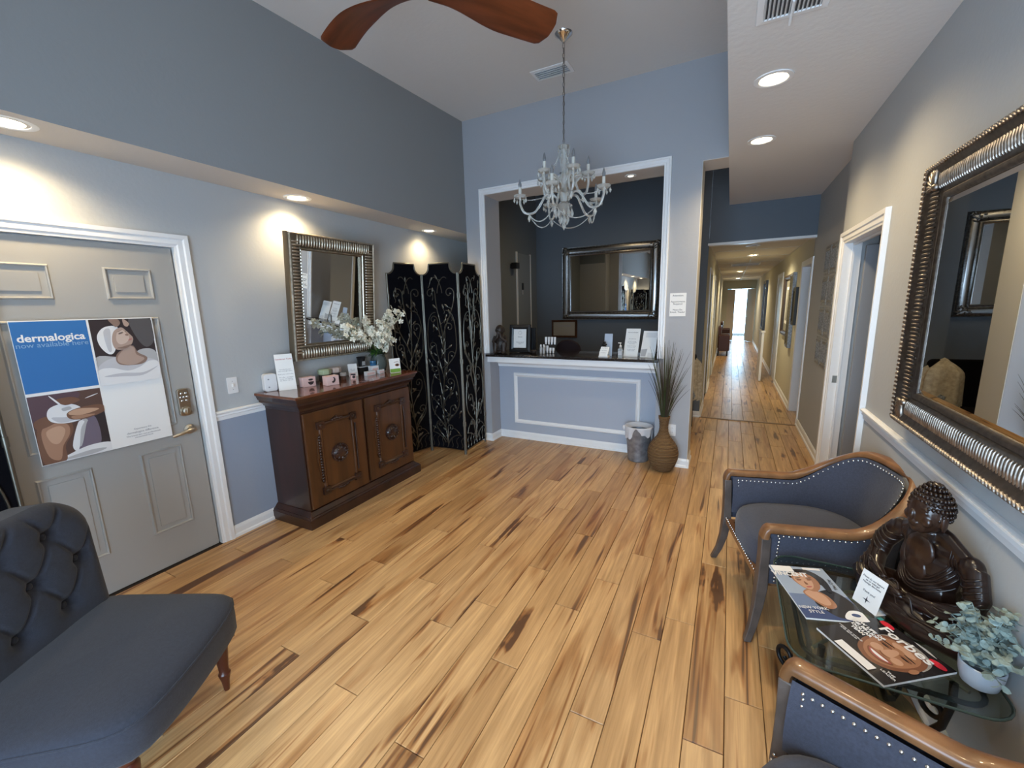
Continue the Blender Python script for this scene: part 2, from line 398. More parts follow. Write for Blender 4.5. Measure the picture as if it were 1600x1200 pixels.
# soffit above it, its inner face is the upper wall
sf = MB(SOFF, WALLU)
ya, yb = YF, 4.95
sf.add([(XL, ya, zs(ya)+.002), (XU, ya, zs(ya)-.008), (XU, yb, zs(yb)-.008), (XL, yb, zs(yb)+.002)], [(0, 1, 2, 3)])
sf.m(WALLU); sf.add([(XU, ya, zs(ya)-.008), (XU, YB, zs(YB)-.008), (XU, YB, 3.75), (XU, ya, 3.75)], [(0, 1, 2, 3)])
sf.add([(XL-.1, ya, 3.75), (XU, ya, 3.75), (XU, YB, 3.75), (XL-.1, YB, 3.75)], [(0, 1, 2, 3)])
struct(sf.build('ceiling', fix=False))
# ceilings
c1 = MB(CEIL); c1.add([(XU, YF, zc(YF)), (XM, YF, zc(YF)), (XM, YB, zc(YB)), (XU, YB, zc(YB)), (XU, YF, zc(YF)+.1), (XM, YF, zc(YF)+.1), (XM, YB, zc(YB)+.1), (XU, YB, zc(YB)+.1)],
    [(0, 1, 2, 3), (4, 5, 6, 7), (0, 1, 5, 4), (1, 2, 6, 5), (2, 3, 7, 6), (3, 0, 4, 7)])
struct(c1.build('ceiling'))
c2 = MB(CEILR, WALLU); c2.box(XM, 1.0, YF, YH, 2.83, 2.86); c2.m(WALLU); c2.box(XM, 1.0, YF, YH, 2.86, 3.75)
struct(c2.build('ceiling'))
c3 = MB(CEIL); c3.box(-3.5, XM, YB2, 7.8, 3.65, 3.75); struct(c3.build('ceiling'))
# reception wall with its large opening
OX0, OX1, OZ = -2.51, -0.605, 2.85
CX = -0.29
wb = MB(WALLB, SOFF)
wb.box(XU, OX0, YB, YB2, 0, OZ); wb.box(OX1, CX, YB, YB2, 0, OZ)
wb.box(XU, CX, YB, YB2, OZ, 3.7); wb.box(CX, XM, YB, YB2, 2.835, 3.7); pass
wb.m(mat('counter_front_daylit', (0.39, 0.43, 0.51), 0.8, bump=0.2, bscale=45)); wb.box(OX0, OX1, 4.51, YB2, 0, 1.04)  # bluer than the wall, blue daylight put into the counter front colour
wb.m(SOFF); wb.box(OX0, OX1, YB+.001, YB2-.001, OZ-0.004, OZ); wb.box(CX-0.001, XM, YB+.001, YB2-.001, 2.83, 2.835)
struct(wb.build('wall_back'))
al = MB(WALL); al.box(-3.55, XU, 4.95, 5.0, 0, 2.6); al.box(XU-0.0, XU+0.03, YB2, 5.0, 0, 3.7); struct(al.build('wall_alcove'))
# reception room shell
rr = MB(SLATE); rr.box(-3.5, -0.44, 7.7, 7.8, 0, 3.7); struct(rr.build('wall_reception'))
rl = MB(mat('reception_side_paint', (0.19, 0.215, 0.235), 0.8)); rl.box(-3.5, -3.39, 5.0, 7.75, 0, 3.7); rl.box(-3.5, XU, 4.95, 5.0, 2.6, 3.7); struct(rl.build('wall_reception'))
# hall
hw = MB(SLATE, HALLP); hw.box(-0.64, -0.30, YH, YH+0.02, 0, 3.7); hw.box(-0.299, XR2, YH, YH+0.12, 2.37, 3.7)
hw.m(HALLP)
hw.box(-0.44, -0.30, YH+0.02, 7.2, 0, 2.4); hw.box(-0.44, -0.30, 7.2, 8.1, 2.05, 2.4); hw.box(-0.44, -0.30, 8.1, 9.3, 0, 2.4); hw.box(-0.44, -0.30, 9.3, 10.2, 2.05, 2.4); hw.box(-0.44, -0.30, 10.2, YE, 0, 2.4)
hw.m(SLATE); hw.box(-0.46, -0.441, YH+.021, 7.7, 0, 3.7)
struct(hw.build('wall_hall_left'))
for ya_, yb_ in ((7.2, 8.1), (9.3, 10.2)):
    d_ = MB(TRIM); d_.box(-0.40, -0.37, ya_, yb_, 0, 2.05); d_.box(-0.31, -0.285, ya_-0.07, ya_, 0, 2.12); d_.box(-0.31, -0.285, yb_, yb_+0.07, 0, 2.12); d_.box(-0.31, -0.285, ya_, yb_, 2.05, 2.12)
    struct(d_.build('door_%d' % (5 if ya_ < 8 else 6)))
ht = MB(TRIM); ht.box(-0.31, XR2, YH-0.012, YH+0.13, 2.345, 2.375); struct(ht.build('trim_1'))
wr2 = MB(WALL, HALLP); wr2.box(XR2, XR2+.12, 4.43, 6.46, 0, 2.9); wr2.m(HALLP); wr2.box(XR2, XR2+.12, 6.46, 7.22, 2.06, 2.9); wr2.box(XR2, XR2+.12, 7.22, 9.7, 0, 2.4); wr2.box(XR2, XR2+.12, 9.7, 10.6, 2.06, 2.4)
wr2.box(XR2, XR2+.12, 10.6, YE, 0, 2.4)
struct(wr2.build('wall_hall_right'))
# side rooms behind hall door and right door
sr = MB(WALLB); sr.box(2.2, 2.3, 6.0, 8.3, 0, 2.4); sr.box(XR2+.12, 2.3, 6.0, 6.05, 0, 2.4); sr.box(XR2+.12, 2.3, 8.2, 8.3, 0, 2.4); sr.box(XR2+.12, 2.3, 6, 8.3, 2.4, 2.45); struct(sr.build('wall_side_room'))
sr = MB(mat('office_paint', (0.30, 0.32, 0.345), 0.8)); sr.box(2.2, 2.3, 2.5, 4.7, 0, 2.6); sr.box(XR+.1, 2.3, 2.5, 2.55, 0, 2.6); sr.box(XR2+.12, 2.3, 4.62, 4.7, 0, 2.6); sr.box(XR+.1, 2.3, 2.5, 4.7, 2.5, 2.6); struct(sr.build('wall_office'))
sr = MB(TRIM); sr.box(XR2+0.0, XR2+.08, 9.7, 10.6, 0, 2.06); struct(sr.build('door_7'))
# hall ceiling tiles in a grid
hc = MB(mat('ceiling_grid', (0.62, 0.60, 0.55), 0.6)); 
hc.box(-0.44, XR2+.1, YH+.12, YE+.1, 2.40, 2.44)
xs_ = [-0.30, 0.29, XR2]
for xx in (-0.30, 0.29, XR2-0.012): hc.box(xx, xx+.022, YH+.12, YE, 2.388, 2.402)
yy = YH+.12
while yy < YE: hc.box(-0.30, XR2, yy, yy+.022, 2.389, 2.402); yy += 1.22
hall_ceiling = struct(hc.build('ceiling_hall'))
yy = YH+.142
while yy < YE-1.2:
    for a, b in ((-0.278, 0.29), (0.312, 0.863)):
        t_ = MB(TILEM); t_.box(a+.002, b-.002, yy+.002, yy+1.196, 2.394, 2.40); t_.build('ceiling_tile', hall_ceiling)
    yy += 1.22
# end of hall: wall with a double door opening into a bright room
we = MB(HALLP); we.box(-0.44, -0.12, YE, YE+.12, 0, 2.4); we.box(0.80, 1.0, YE, YE+.12, 0, 2.4); we.box(-0.12, 0.80, YE, YE+.12, 2.08, 2.4); struct(we.build('wall_hall_end'))
er = MB(mat('end_room_paint', (0.60, 0.72, 0.75), 0.7)); er.box(-1.7, -1.6, YE, 22.5, 0, 2.6); er.box(2.2, 2.3, YE, 22.5, 0, 2.6); er.box(-1.7, 2.3, YE, 22.6, 2.6, 2.7)
er.box(-1.7, 0.0, 22.5, 22.6, 0, 2.6); er.box(0.85, 2.3, 22.5, 22.6, 0, 2.6); er.box(0.0, 0.85, 22.5, 22.6, 2.2, 2.6); er.box(-1.7, -0.44, YE, YE+.1, 0, 2.6); er.box(1.0, 2.3, YE, YE+.1, 0, 2.6)
struct(er.build('wall_end_room'))
win = sroot('window_2', (0.42, 22.5, 0)); f_ = MB(TRIM)
f_.frame(0.79, 2.14, [(0, 0), (.05, 0), (.05, .06), (0, .06)], FR(0, 0, 1.1)); f_.box(-.012, .012, -.03, 0, 0, 2.2); f_.build('window_frame', win)
g_ = MB(PANE); g_.box(-.4, .4, .01, .016, 0.02, 2.18); g_.build('pane', win)
# right wall with door opening y 3.32-4.29
R0, R1 = 3.32, 4.29
wr = MB(WALL); wr.box(XR, XR+.1, YF, R0, 0, 2.84); wr.box(XR, XR+.1, R0, R1, 2.05, 2.84); wr.box(XR, XR+.1, R1, 4.43, 0, 2.84); wr.box(XR+.1, XR2+.12, R1+.03, 4.43, 0, 2.84)
struct(wr.build('wall_right'))
# front wall behind the camera, glazed
wf = MB(WALL); wf.box(-3.3, -1.35, YF-.12, YF, 0, 3.8); wf.box(0.55, 0.9, YF-.12, YF, 0, 3.8); wf.box(-1.35, .55, YF-.12, YF, 2.45, 3.8); struct(wf.build('wall_front'))
win = sroot('window_1', (-0.40, YF, 0)); f_ = MB(TRIM)
f_.frame(1.8, 2.35, [(0, -.08), (.05, -.08), (.05, .02), (0, .02)], FR(0, 0, 1.225))
for xx in (0.0,): f_.box(xx-.03, xx+.03, -.02, .08, 0.05, 2.4)
f_.build('window_frame', win)
g_ = MB(PANE); g_.box(-.90, .90, .02, .026, 0.05, 2.4); g_.build('pane', win)

# baseboards (profile boards)
def baseboard(name, segs, h=0.088):
    mb = MB(TRIM)
    for (x0, y0), (x1, y1), n in segs:
        d = Vector((x1-x0, y1-y0, 0)); L_ = d.length; nx = Vector((n[0], n[1], 0))
        M = Matrix.Identity(4); M.col[0] = (*nx, 0); M.col[1] = (0, 0, 1, 0); M.col[2] = (*(d/L_), 0); M.col[3] = (x0, y0, 0, 1)
        mb.prism([(-0.002, 0), (0.022, 0), (0.020, 0.018), (0.012, 0.026), (0.012, h-0.022), (0.009, h-0.012), (0.004, h), (-0.002, h)], 0, L_, M)
    return struct(mb.build(name))
baseboard('baseboard_left', [((XL, 1.56), (XL, 4.95), (1, 0)), ((XL, YF), (XL, D0-.1), (1, 0))])
baseboard('baseboard_back', [((XU, YB), (OX0, YB), (0, -1)), ((OX0, YB-.02), (OX0, 4.51), (1, 0)), ((OX0, 4.51), (OX1, 4.51), (0, -1)), ((OX1, YB), (CX+.02, YB), (0, -1)), ((CX, YB-.02), (CX, YB2), (1, 0))])
baseboard('baseboard_right', [((XR, YF), (XR, R0-.09), (-1, 0)), ((XR2, 4.43), (XR2, 6.42), (-1, 0))])
baseboard('baseboard_hall', [((-0.64, YH), (-0.30, YH), (0, -1)), ((-0.30, YH), (-0.30, 7.13), (1, 0)), ((-0.30, 8.17), (-0.30, 9.23), (1, 0)), ((-0.30, 10.27), (-0.30, YE), (1, 0)), ((XR2, 7.3), (XR2, 9.63), (-1, 0)), ((XR2, 10.67), (XR2, YE), (-1, 0))])
baseboard('baseboard_reception', [((-3.39, 7.7), (-.46, 7.7), (0, -1))])
# chair rails
def rail(name, segs):
    mb = MB(TRIM)
    for (x0, y0), (x1, y1), n, z in segs:
        d = Vector((x1-x0, y1-y0, 0)); L_ = d.length
        M = Matrix.Identity(4); M.col[0] = (*Vector((n[0], n[1], 0)), 0); M.col[1] = (0, 0, 1, 0); M.col[2] = (*(d/L_), 0); M.col[3] = (x0, y0, z, 1)
        mb.prism([(-.002, -.06), (.008, -.06), (.010, -.035), (.018, -.03), (.014, -.018), (.026, -.008), (.026, 0), (.012, .006), (-.002, .006)], 0, L_, M)
    return struct(mb.build(name))
rail('trim_2', [((XL, 1.565), (XL, 4.95), (1, 0), .945), ((XL, YF), (XL, D0-.1), (1, 0), .945)])
rail('trim_3', [((XR, YF), (XR, R0-.09), (-1, 0), .945)])
# panel moulding on the reception front, top moulding, opening casing
pm = MB(TRIM); pm.frame(1.42, 0.535, [(0, 0), (.012, .008), (.020, .016), (.036, .018), (.045, .012), (.05, 0)], FR(-1.55, 4.51, .51)); struct(pm.build('trim_4'))
pc = MB(TRIM)
cas = [(-.002, -.005), (-.002, .012), (.012, .012), (.018, .018), (.040, .018), (.046, .026), (.060, .026), (.062, -.005)]
def casing(mb, w_, h_, M, prof=cas, legs=True):
    # three sided casing around an opening of w x h standing on z=0 of M
    k = len(prof); vs = []; fs = []
    for sx, top in ((-1, 0), (-1, 1), (1, 1), (1, 0)):
        for o_, d in prof: vs.append((sx*(w_/2+o_), (h_+o_) if top else 0, d))
    for c in range(3):
        for j in range(k): fs.append((c*k+j, c*k+(j+1) % k, (c+1)*k+(j+1) % k, (c+1)*k+j))
    fs.append(tuple(range(k))); fs.append(tuple(3*k+j for j in range(k)))
    mb.add(vs, fs, M)
casing(pc, OX1-OX0, OZ-1.085, FR((OX0+OX1)/2, YB, 1.085)); struct(pc.build('trim_5'))
# column side face, the bright light on it put into a paler colour
cb = MB(mat('column_side_lit', (0.62, 0.61, 0.57), 0.7)); cb.box(CX, CX+.004, YB+.004, YB2, 0.09, 2.83); struct(cb.build('column_lit_face'))

# ------------------------------------------------------------------ reception counter
ct = thing('reception_counter', 'dark polished reception counter top over white mouldings in the wall opening', 'counter', ((OX0+OX1)/2, 4.4, 0))
GRAN = mat('dark_granite', (0.022, 0.018, 0.017), 0.12, vary=0.6, vscale=90, coat=0.3)
hx = (OX1-OX0)/2
m_ = MB(GRAN); m_.box(-hx-.015, hx+.02, -.19, -.112, 1.05, 1.078); m_.box(-hx+.002, hx-.002, -.112, .42, 1.05, 1.078); m_.build('countertop', ct, bevel=.004)
m_ = MB(TRIM); m_.box(-hx-.005, hx-.002, -.165, -.111, .985, 1.049); m_.box(-hx+.002, hx-.002, -.111, .10, .985, 1.049); m_.build('fascia', ct, bevel=.003)
m_ = MB(TRIM); m_.prism([(.109, .90), (.088, .905), (.085, .93), (.06, .955), (.05, .984), (.109, .984)], -hx+.002, hx-.002, Matrix(((0, 0, 1, 0), (1, 0, 0, 0), (0, 1, 0, 0), (0, 0, 0, 1)))); m_.build('moulding', ct)

# ------------------------------------------------------------------ six panel door (left)
dl = sroot('door_1', (XL, (D0+D1)/2, 0), PI/2)
DW = D1-D0
m_ = MB(TRIM); casing(m_, DW+.03, DH+.01, FR(0, 0, 0), prof=[(-.002, -.03), (-.002, .010), (.010, .012), (.018, .018), (.045, .018), (.052, .026), (.075, .028), (.078, 0)]); m_.build('casing', dl)
m_ = MB(DOORP); m_.box(-DW/2, DW/2, .012, .05, .008, DH); m_.build('door_slab', dl)
pan = [(-.22, 1.81, .215, .17), (.22, 1.81, .215, .17), (-.22, 1.27, .215, .68), (.22, 1.27, .215, .68), (-.22, .52, .215, .53), (.22, .52, .215, .53)]
for px, pz, pw, ph in pan:
    m_ = MB(DOORP); m_.frame(pw-.055, ph-.055, [(0, .0), (.018, .001), (.020, .010), (.026, .012), (.030, .003), (.034, 0)], FR(px, .0125, pz))
    m_.prism(rrect(-(pw-.075)/2, (pw-.075)/2, -(ph-.075)/2, (ph-.075)/2, .001, 1), 0, .006, FR(px, .0125, pz)); m_.build('raised_panel', dl, bevel=.004)
# keypad lock and lever
lk = MB(NICKEL); lk.prism(rrect(-.034, .034, -.09, .09, .02), 0, .022, FR(.385, .012, 1.06)); lko = lk.build('keypad_lock', dl, bevel=.003)
for i in range(3):
    for j in range(2 if i != 1 else 3):
        b_ = MB(CHROME); xx = (-.012+.024*j) if i != 1 else (-.018+.018*j); b_.lathe([(.0065, 0), (.0065, .004), (.004, .006)], 10, FR(.385+xx, -.010, 1.12-.024*i)); b_.build('button', lko, smooth=40)
m_ = MB(NICKEL); m_.lathe([(.027, 0), (.027, .01), (.024, .022), (.018, .026)], 20, FR(.385, -.010, 1.005)); m_.box(-.006+.385, .006+.385, -.042, -.03, .987, 1.023); m_.build('thumb_turn', lko, smooth=40)
m_ = MB(NICKEL); m_.lathe([(.032, 0), (.032, .008), (.018, .014), (.013, .05), (.016, .06)], 20, FR(.395, .012, .875))
m_.tube([(.395, -.045, .875), (.37, -.055, .877), (.33, -.056, .872), (.29, -.052, .862), (.272, -.05, .860)], [.012, .011, .010, .009, .006], 8, flat=.7); m_.build('lever_handle', dl, smooth=50)

# poster with four fields, on the door
POS = thing('poster', 'large poster in blue, white and two photo fields taped on the grey door', 'poster', (XL, 1.005, 1.24), PI/2)
BLU = mat('poster_blue', (0.035, 0.16, 0.42), 0.45); SKIN = mat('print_skin', (0.52, 0.33, 0.23), 0.5); SKD = mat('print_skin_shade', (0.30, 0.16, 0.10), 0.5)
PDK = mat('print_dark', (0.035, 0.025, 0.028), 0.5); PBR = mat('print_brown', (0.10, 0.055, 0.045), 0.5); PGR = mat('print_grey', (0.42, 0.42, 0.43), 0.5); PWH = mat('print_white', (0.72, 0.72, 0.73), 0.5); PHL = mat('print_light_skin', (0.66, 0.48, 0.37), 0.5)
M = FR(0, -.0148, 0)
m_ = MB(PAPER); m_.box(-.292, .292, -.0148, -.013, -.375, .375); m_.build('sheet', POS)
m_ = MB(BLU); m_.box(-.29, -.008, -.0156, -.0148, .008, .37)
m_.build('blue_field', POS)
def photo(name, items, lift0=0.0009):
    mb = MB(); rect = (-.002, .287, .0, .37) if name[0] == 'f' else (-.29, -.008, -.372, -.008)
    for i, (mt, poly) in enumerate(items):
        poly = clip(poly, *rect)
        if not poly: continue
        mb.m(mt); mb.flat(poly, lift0+.00025*i, M)
    return mb.build(name, POS, fix=False)
rc = lambda a, b, c, d: [(a, c), (b, c), (b, d), (a, d)]
COOL = mat('print_cool_skin', (.40, .29, .24), .5); COOLL = mat('print_cool_light_skin', (.55, .43, .37), .5); COOLD = mat('print_cool_dark_skin', (.24, .16, .13), .5); TOW = mat('print_towel', (.50, .50, .53), .5)
photo('facial_photo', [(PDK, rc(.0, .285, .0, .37)), (mat('print_dark_grey', (.09, .085, .09), .5), blob([(.18, .37), (.285, .36), (.285, .24), (.24, .20), (.20, .26)])), (PGR, blob([(.0, .0), (.285, .0), (.285, .16), (.22, .19), (.13, .15), (.0, .16)])), (TOW, blob([(.0, .10), (.10, .155), (.285, .11), (.285, .0), (.0, .0)])),
    (COOLD, blob([(.095, .17), (.17, .215), (.195, .17), (.235, .135), (.20, .10), (.10, .11)])), (COOL, blob([(.10, .16), (.15, .21), (.18, .20), (.185, .16), (.22, .13), (.16, .10), (.10, .12)])),
    (PWH, blob([(.025, .28), (.06, .325), (.115, .33), (.12, .29), (.09, .19), (.06, .175), (.03, .22)])), (TOW, blob([(.055, .30), (.085, .315), (.08, .24), (.075, .19), (.06, .20)])),
    (COOL, blob([(.085, .245), (.10, .30), (.135, .322), (.155, .305), (.168, .285), (.182, .262), (.180, .240), (.165, .215), (.13, .195), (.095, .20)])), (COOLL, blob([(.105, .25), (.115, .295), (.138, .31), (.155, .285), (.165, .262), (.15, .235), (.12, .225)])),
    (COOLD, blob([(.150, .282), (.164, .281), (.160, .272), (.150, .275)])), (COOLD, circ(.131, .288, .013, .0035, rot=.35)), (INK, circ(.130, .291, .012, .0016, rot=.35)), (INK, circ(.157, .300, .007, .0014, rot=.2)), (COOLD, circ(.127, .303, .014, .0020, rot=.5)), (mat('print_lip', (.42, .17, .15), .5), circ(.168, .250, .010, .0045, rot=.4)), (COOLD, blob([(.10, .205), (.14, .20), (.17, .222), (.13, .212)])),
    (PWH, blob([(.0, .0), (.285, .0), (.285, .10), (.24, .115), (.19, .085), (.13, .07), (.06, .095), (.0, .085)])), (TOW, blob([(.02, .05), (.10, .06), (.2, .05), (.28, .08), (.2, .035), (.1, .04)])),
    (COOLD, blob([(.085, .37), (.125, .37), (.135, .345), (.115, .325), (.10, .34)])), (COOL, blob([(.15, .37), (.175, .345), (.165, .325), (.15, .335)])), (PWH, rc(-.004, .0, .0, .37))])
SKW = mat('print_warm_skin', (.36, .20, .13), .5); SKWL = mat('print_warm_light_skin', (.50, .31, .21), .5); SKWD = mat('print_warm_dark_skin', (.17, .085, .055), .5)
photo('mask_photo', [(PBR, rc(-.29, -.008, -.372, -.008)), (mat('print_plum', (.10, .06, .075), .5), blob([(-.29, -.008), (-.10, -.012), (-.15, -.09), (-.29, -.16)])), (PDK, blob([(-.12, -.372), (-.008, -.372), (-.008, -.12), (-.06, -.16), (-.10, -.25)])), (mat('print_violet_grey', (.16, .13, .17), .5), blob([(-.13, -.35), (-.05, -.32), (-.05, -.17), (-.10, -.16), (-.15, -.26)])),
    (PWH, blob([(-.25, -.372), (-.008, -.372), (-.008, -.325), (-.10, -.318), (-.19, -.345)])), (PGR, blob([(-.22, -.365), (-.10, -.345), (-.03, -.355), (-.1, -.37)])),
    (SKWD, blob([(-.285, -.20), (-.25, -.15), (-.16, -.16), (-.15, -.22), (-.19, -.29), (-.20, -.372), (-.28, -.372)])), (SKW, blob([(-.27, -.21), (-.24, -.165), (-.17, -.175), (-.165, -.23), (-.20, -.29), (-.22, -.36), (-.26, -.33)])), (SKWL, blob([(-.25, -.20), (-.20, -.18), (-.18, -.21), (-.21, -.27), (-.24, -.26)])), (SKWD, blob([(-.285, -.14), (-.24, -.12), (-.20, -.145), (-.23, -.17), (-.28, -.18)])),
    (PWH, blob([(-.235, -.12), (-.22, -.08), (-.17, -.065), (-.115, -.085), (-.09, -.13), (-.11, -.165), (-.17, -.172), (-.22, -.155)])), (TOW, blob([(-.22, -.13), (-.16, -.14), (-.11, -.13), (-.13, -.16), (-.19, -.165)])), (PGR, blob([(-.175, -.09), (-.145, -.085), (-.14, -.10), (-.17, -.105)])), (PGR, blob([(-.13, -.31), (-.095, -.20), (-.085, -.175), (-.11, -.17), (-.15, -.28)])), (PWH, blob([(-.145, -.33), (-.12, -.22), (-.10, -.18), (-.125, -.18), (-.165, -.30)])),
    (SKWD, blob([(-.16, -.12), (-.11, -.10), (-.02, -.10), (-.008, -.14), (-.09, -.165), (-.15, -.155)])), (SKWL, blob([(-.155, -.12), (-.12, -.105), (-.06, -.112), (-.03, -.125), (-.09, -.14), (-.14, -.135)])), (SKW, blob([(-.145, -.14), (-.09, -.142), (-.05, -.15), (-.10, -.16), (-.135, -.158)])), (SKWD, blob([(-.19, -.04), (-.13, -.035), (-.10, -.06), (-.16, -.075)])), (PWH, circ(-.19, -.05, .045, .004, rot=-1.0)), (PWH, circ(-.05, -.045, .03, .0025, rot=.3))])
text('dermalogica', .052, FR(-.15, -.0161, .285), PAPER, POS, 'headline', sx=1.0, bold=.0012)
text('now available here', .036, FR(-.15, -.0161, .25), mat('poster_light_blue', (.25, .42, .62), .5), POS, 'subheading')
text('Experience the', .014, FR(.15, -.0153, -.283), INKG, POS, 'print')
text('dermalogica difference.', .017, FR(.15, -.0153, -.303), INKG, POS, 'print')
text('The brand skin care professionals\nrecommend most.', .0125, FR(.15, -.0153, -.328), INKG, POS, 'print')

# light switch on left wall, outlet on column, notice on column
def plate(name, label, cat, loc, rz, toggle):
    t = thing(name, label, cat, loc, rz)
    p = MB(PWH); p.prism(rrect(-.036, .036, -.058, .058, .006, 3), 0, .006, FR()); p.build('cover_plate', t, bevel=.002)
    if toggle:
        q = MB(PWH); q.box(-.006, .006, -.018, -.005, -.012, .012); q.build('toggle', t, bevel=.002)
        q = MB(INKG); q.lathe([(.003, 0), (.003, .001)], 8, FR(0, -.006, .03)); q.build('screw', t); q = MB(INKG); q.lathe([(.003, 0), (.003, .001)], 8, FR(0, -.006, -.03)); q.build('screw', t)
    else:
        for zz in (.022, -.022):
            q = MB(PWH); q.prism(rrect(-.017, .017, -.014, .014, .008, 3), 0, .0085, FR(0, 0, zz)); r_ = q.build('socket', t)
            q = MB(INK); q.box(-.008, -.006, -.0092, -.008, zz-.003, zz+.006); q.box(.006, .008, -.0092, -.008, zz-.003, zz+.006); q.build('slot', r_)
    return t
plate('light_switch', 'white toggle light switch on the grey wall beside the left door', 'light switch', (XL, 1.71, 1.116), PI/2, True)
plate('power_outlet', 'white double power outlet low on the column behind the wicker vase', 'outlet', (-0.44, YB, .372), 0, False)
t = thing('notice', 'small white printed notice taped on the column right of the counter', 'sign', (-.44, YB, 1.60))
m_ = MB(PAPER); m_.box(-.072, .072, -.003, 0, -.108, .108); m_.build('sheet', t)
text('Attention:', .024, FR(0, -.0034, .085), INK, t, 'print'); text('Appointments\nRequired', .022, FR(0, -.0034, .018), INK, t, 'print'); text('Please Do\nKnock. Thanks!', .021, FR(0, -.0034, -.058), INK, t, 'print')

# ------------------------------------------------------------------ right door opening
dr = sroot('door_2', (XR, (R0+R1)/2, 0), -PI/2); RW = R1-R0
m_ = MB(TRIM); casing(m_, RW, 2.05, FR(0, 0, 0), prof=[(-.002, -.105), (-.002, .010), (.010, .012), (.018, .018), (.045, .018), (.052, .026), (.080, .028), (.083, 0), (.083, -.002), (.0, -.002), (.0, -.105)]); m_.build('casing', dr)
m_ = MB(TRIM); m_.box(-RW/2+.002, -RW/2+.016, .045, .06, 0, 2.03); m_.box(RW/2-.016, RW/2-.002, .045, .06, 0, 2.03); m_.box(-RW/2, RW/2, .045, .06, 2.03, 2.045); m_.build('door_stop', dr)
m_ = MB(NICKEL); m_.box(-RW/2+.001, -RW/2+.004, .012, .05, .93, .99); m_.build('strike_plate', dr)
m_ = MB(mat('office_door_paint', (.26, .28, .31), .5)); m_.box(-RW/2+.03, -RW/2+.07, .12, .98, .01, 2.02); lf = m_.build('door_leaf', dr, bevel=.003)

# ------------------------------------------------------------------ ornate mirrors
def gadroons(mb, w_, h_, off, depth, pitch, rad, M, cross=(1, 1), slant=0.0):
    for side in range(4):
        L_ = (w_ if side % 2 == 0 else h_)+2*off; n = max(2, int(L_/pitch)); 
        for i in range(n):
            s_ = -L_/2+(i+.5)*L_/n
            if side == 0: c = (s_, -(h_/2+off)); al = 0
            elif side == 1: c = (w_/2+off, s_); al = PI/2
            elif side == 2: c = (s_, h_/2+off); al = 0
            else: c = (-(w_/2+off), s_); al = PI/2
            R = Matrix.Rotation(al+slant, 3, 'Z')
            mb.ell((c[0], c[1], depth), rad, 6, 4, M, R)
# tilted left silver mirror
ml = thing('wall_mirror', 'champagne silver framed mirror with ribbed frame above the wooden cabinet', 'mirror', (XL, 2.585, 1.243), PI/2)
ml.rotation_euler = (0, 0, PI/2)
tilt = Matrix.Translation((0, -.045, 0)) @ Matrix.Rotation(math.radians(5.2), 4, 'X')
M = tilt @ FR(0, 0, .49)
W_, H_ = .60, .74
prof = [(0, 0), (0, .018), (.012, .028), (.02, .030), (.045, .042), (.075, .058), (.105, .060), (.118, .052), (.127, .030), (.127, -.012), (0, -.012)]
m_ = MB(mat('champagne_rib_shade', (.22, .18, .13), .42, .9)); m_.frame(W_, H_, prof, M); m_.build('frame', ml, smooth=50)  # dark base colour stands in for shade between the ribs
m_ = MB(CHAMP); gadroons(m_, W_, H_, .070, .052, .024, (.0088, .050, .019), M, slant=0); m_.build('ribbing', ml, smooth=60)
m_ = MB(CHAMP); m_.frame(W_, H_, [(.008, .03), (.014, .036), (.02, .031)], M); m_.frame(W_, H_, [(.112, .058), (.120, .064), (.127, .052)], M); m_.build('inner_fillet', ml)
m_ = MB(MIRR); m_.prism([(-W_/2, -H_/2), (W_/2, -H_/2), (W_/2, H_/2), (-W_/2, H_/2)], -.004, .004, M); m_.build('mirror_glass', ml)
# big right mirror: outer y 1.4..2.77, z 1.02..2.19
mr = thing('wall_mirror', 'very large carved silver mirror on the right wall above the statue', 'mirror', (XR, 1.972, 1.61), -PI/2)
M = FR(0, -.004, 0)
W_, H_ = .94, .82
prof = [(0, 0), (0, .018), (.010, .026), (.022, .026), (.030, .018), (.036, .024), (.09, .030), (.120, .046), (.132, .052), (.148, .050), (.152, .0)]
m_ = MB(mat('silver_rib_shade', (.15, .13, .115), .42, 1.0, vary=.3, vscale=40)); m_.frame(W_, H_, prof, M); m_.build('frame', mr, smooth=40)  # base darkened so the gaps between flutes look shaded
m_ = MB(SILV); gadroons(m_, W_, H_, .078, .032, .0175, (.0052, .040, .012), M); m_.build('fluting', mr, smooth=60)
m_ = MB(SILV); gadroons(m_, W_, H_, .140, .052, .020, (.0062, .013, .010), M, slant=.7); m_.build('rope_edge', mr, smooth=60)
m_ = MB(SILV); gadroons(m_, W_, H_, .018, .021, .018, (.008, .005, .005), M, slant=.5); gadroons(m_, W_, H_, .010, .018, .022, (.005, .006, .004), M); m_.build('carved_edge', mr, smooth=60)
m_ = MB(SILV)
for sx in (-1, 1):
    for sy in (-1, 1):
        cx_, cy_ = sx*(W_/2+.055), sy*(H_/2+.055)
        for k in range(-3, 4):
            a = math.atan2(sy, sx)+k*.30; R = Matrix.Rotation(a, 3, 'Z'); l_ = .062-.004*abs(k)
            m_.ell((cx_+math.cos(a)*l_*.75, cy_+math.sin(a)*l_*.75, .045), (l_*.75, .0085, .011), 8, 5, M, R)
        m_.ell((cx_, cy_, .040), (.018, .018, .016), 10, 6, M)
        m_.build('corner_leaf', mr, smooth=60); m_ = MB(SILV)
m_ = MB(MIRR); m_.frame(W_-.05, H_-.05, [(0, .018), (.025, .013), (.025, .008), (0, .008)], M); m_.prism([(-W_/2+.025, -H_/2+.025), (W_/2-.025, -H_/2+.025), (W_/2-.025, H_/2-.025), (-W_/2+.025, H_/2-.025)], .012, .018, M); m_.build('mirror_glass', mr)
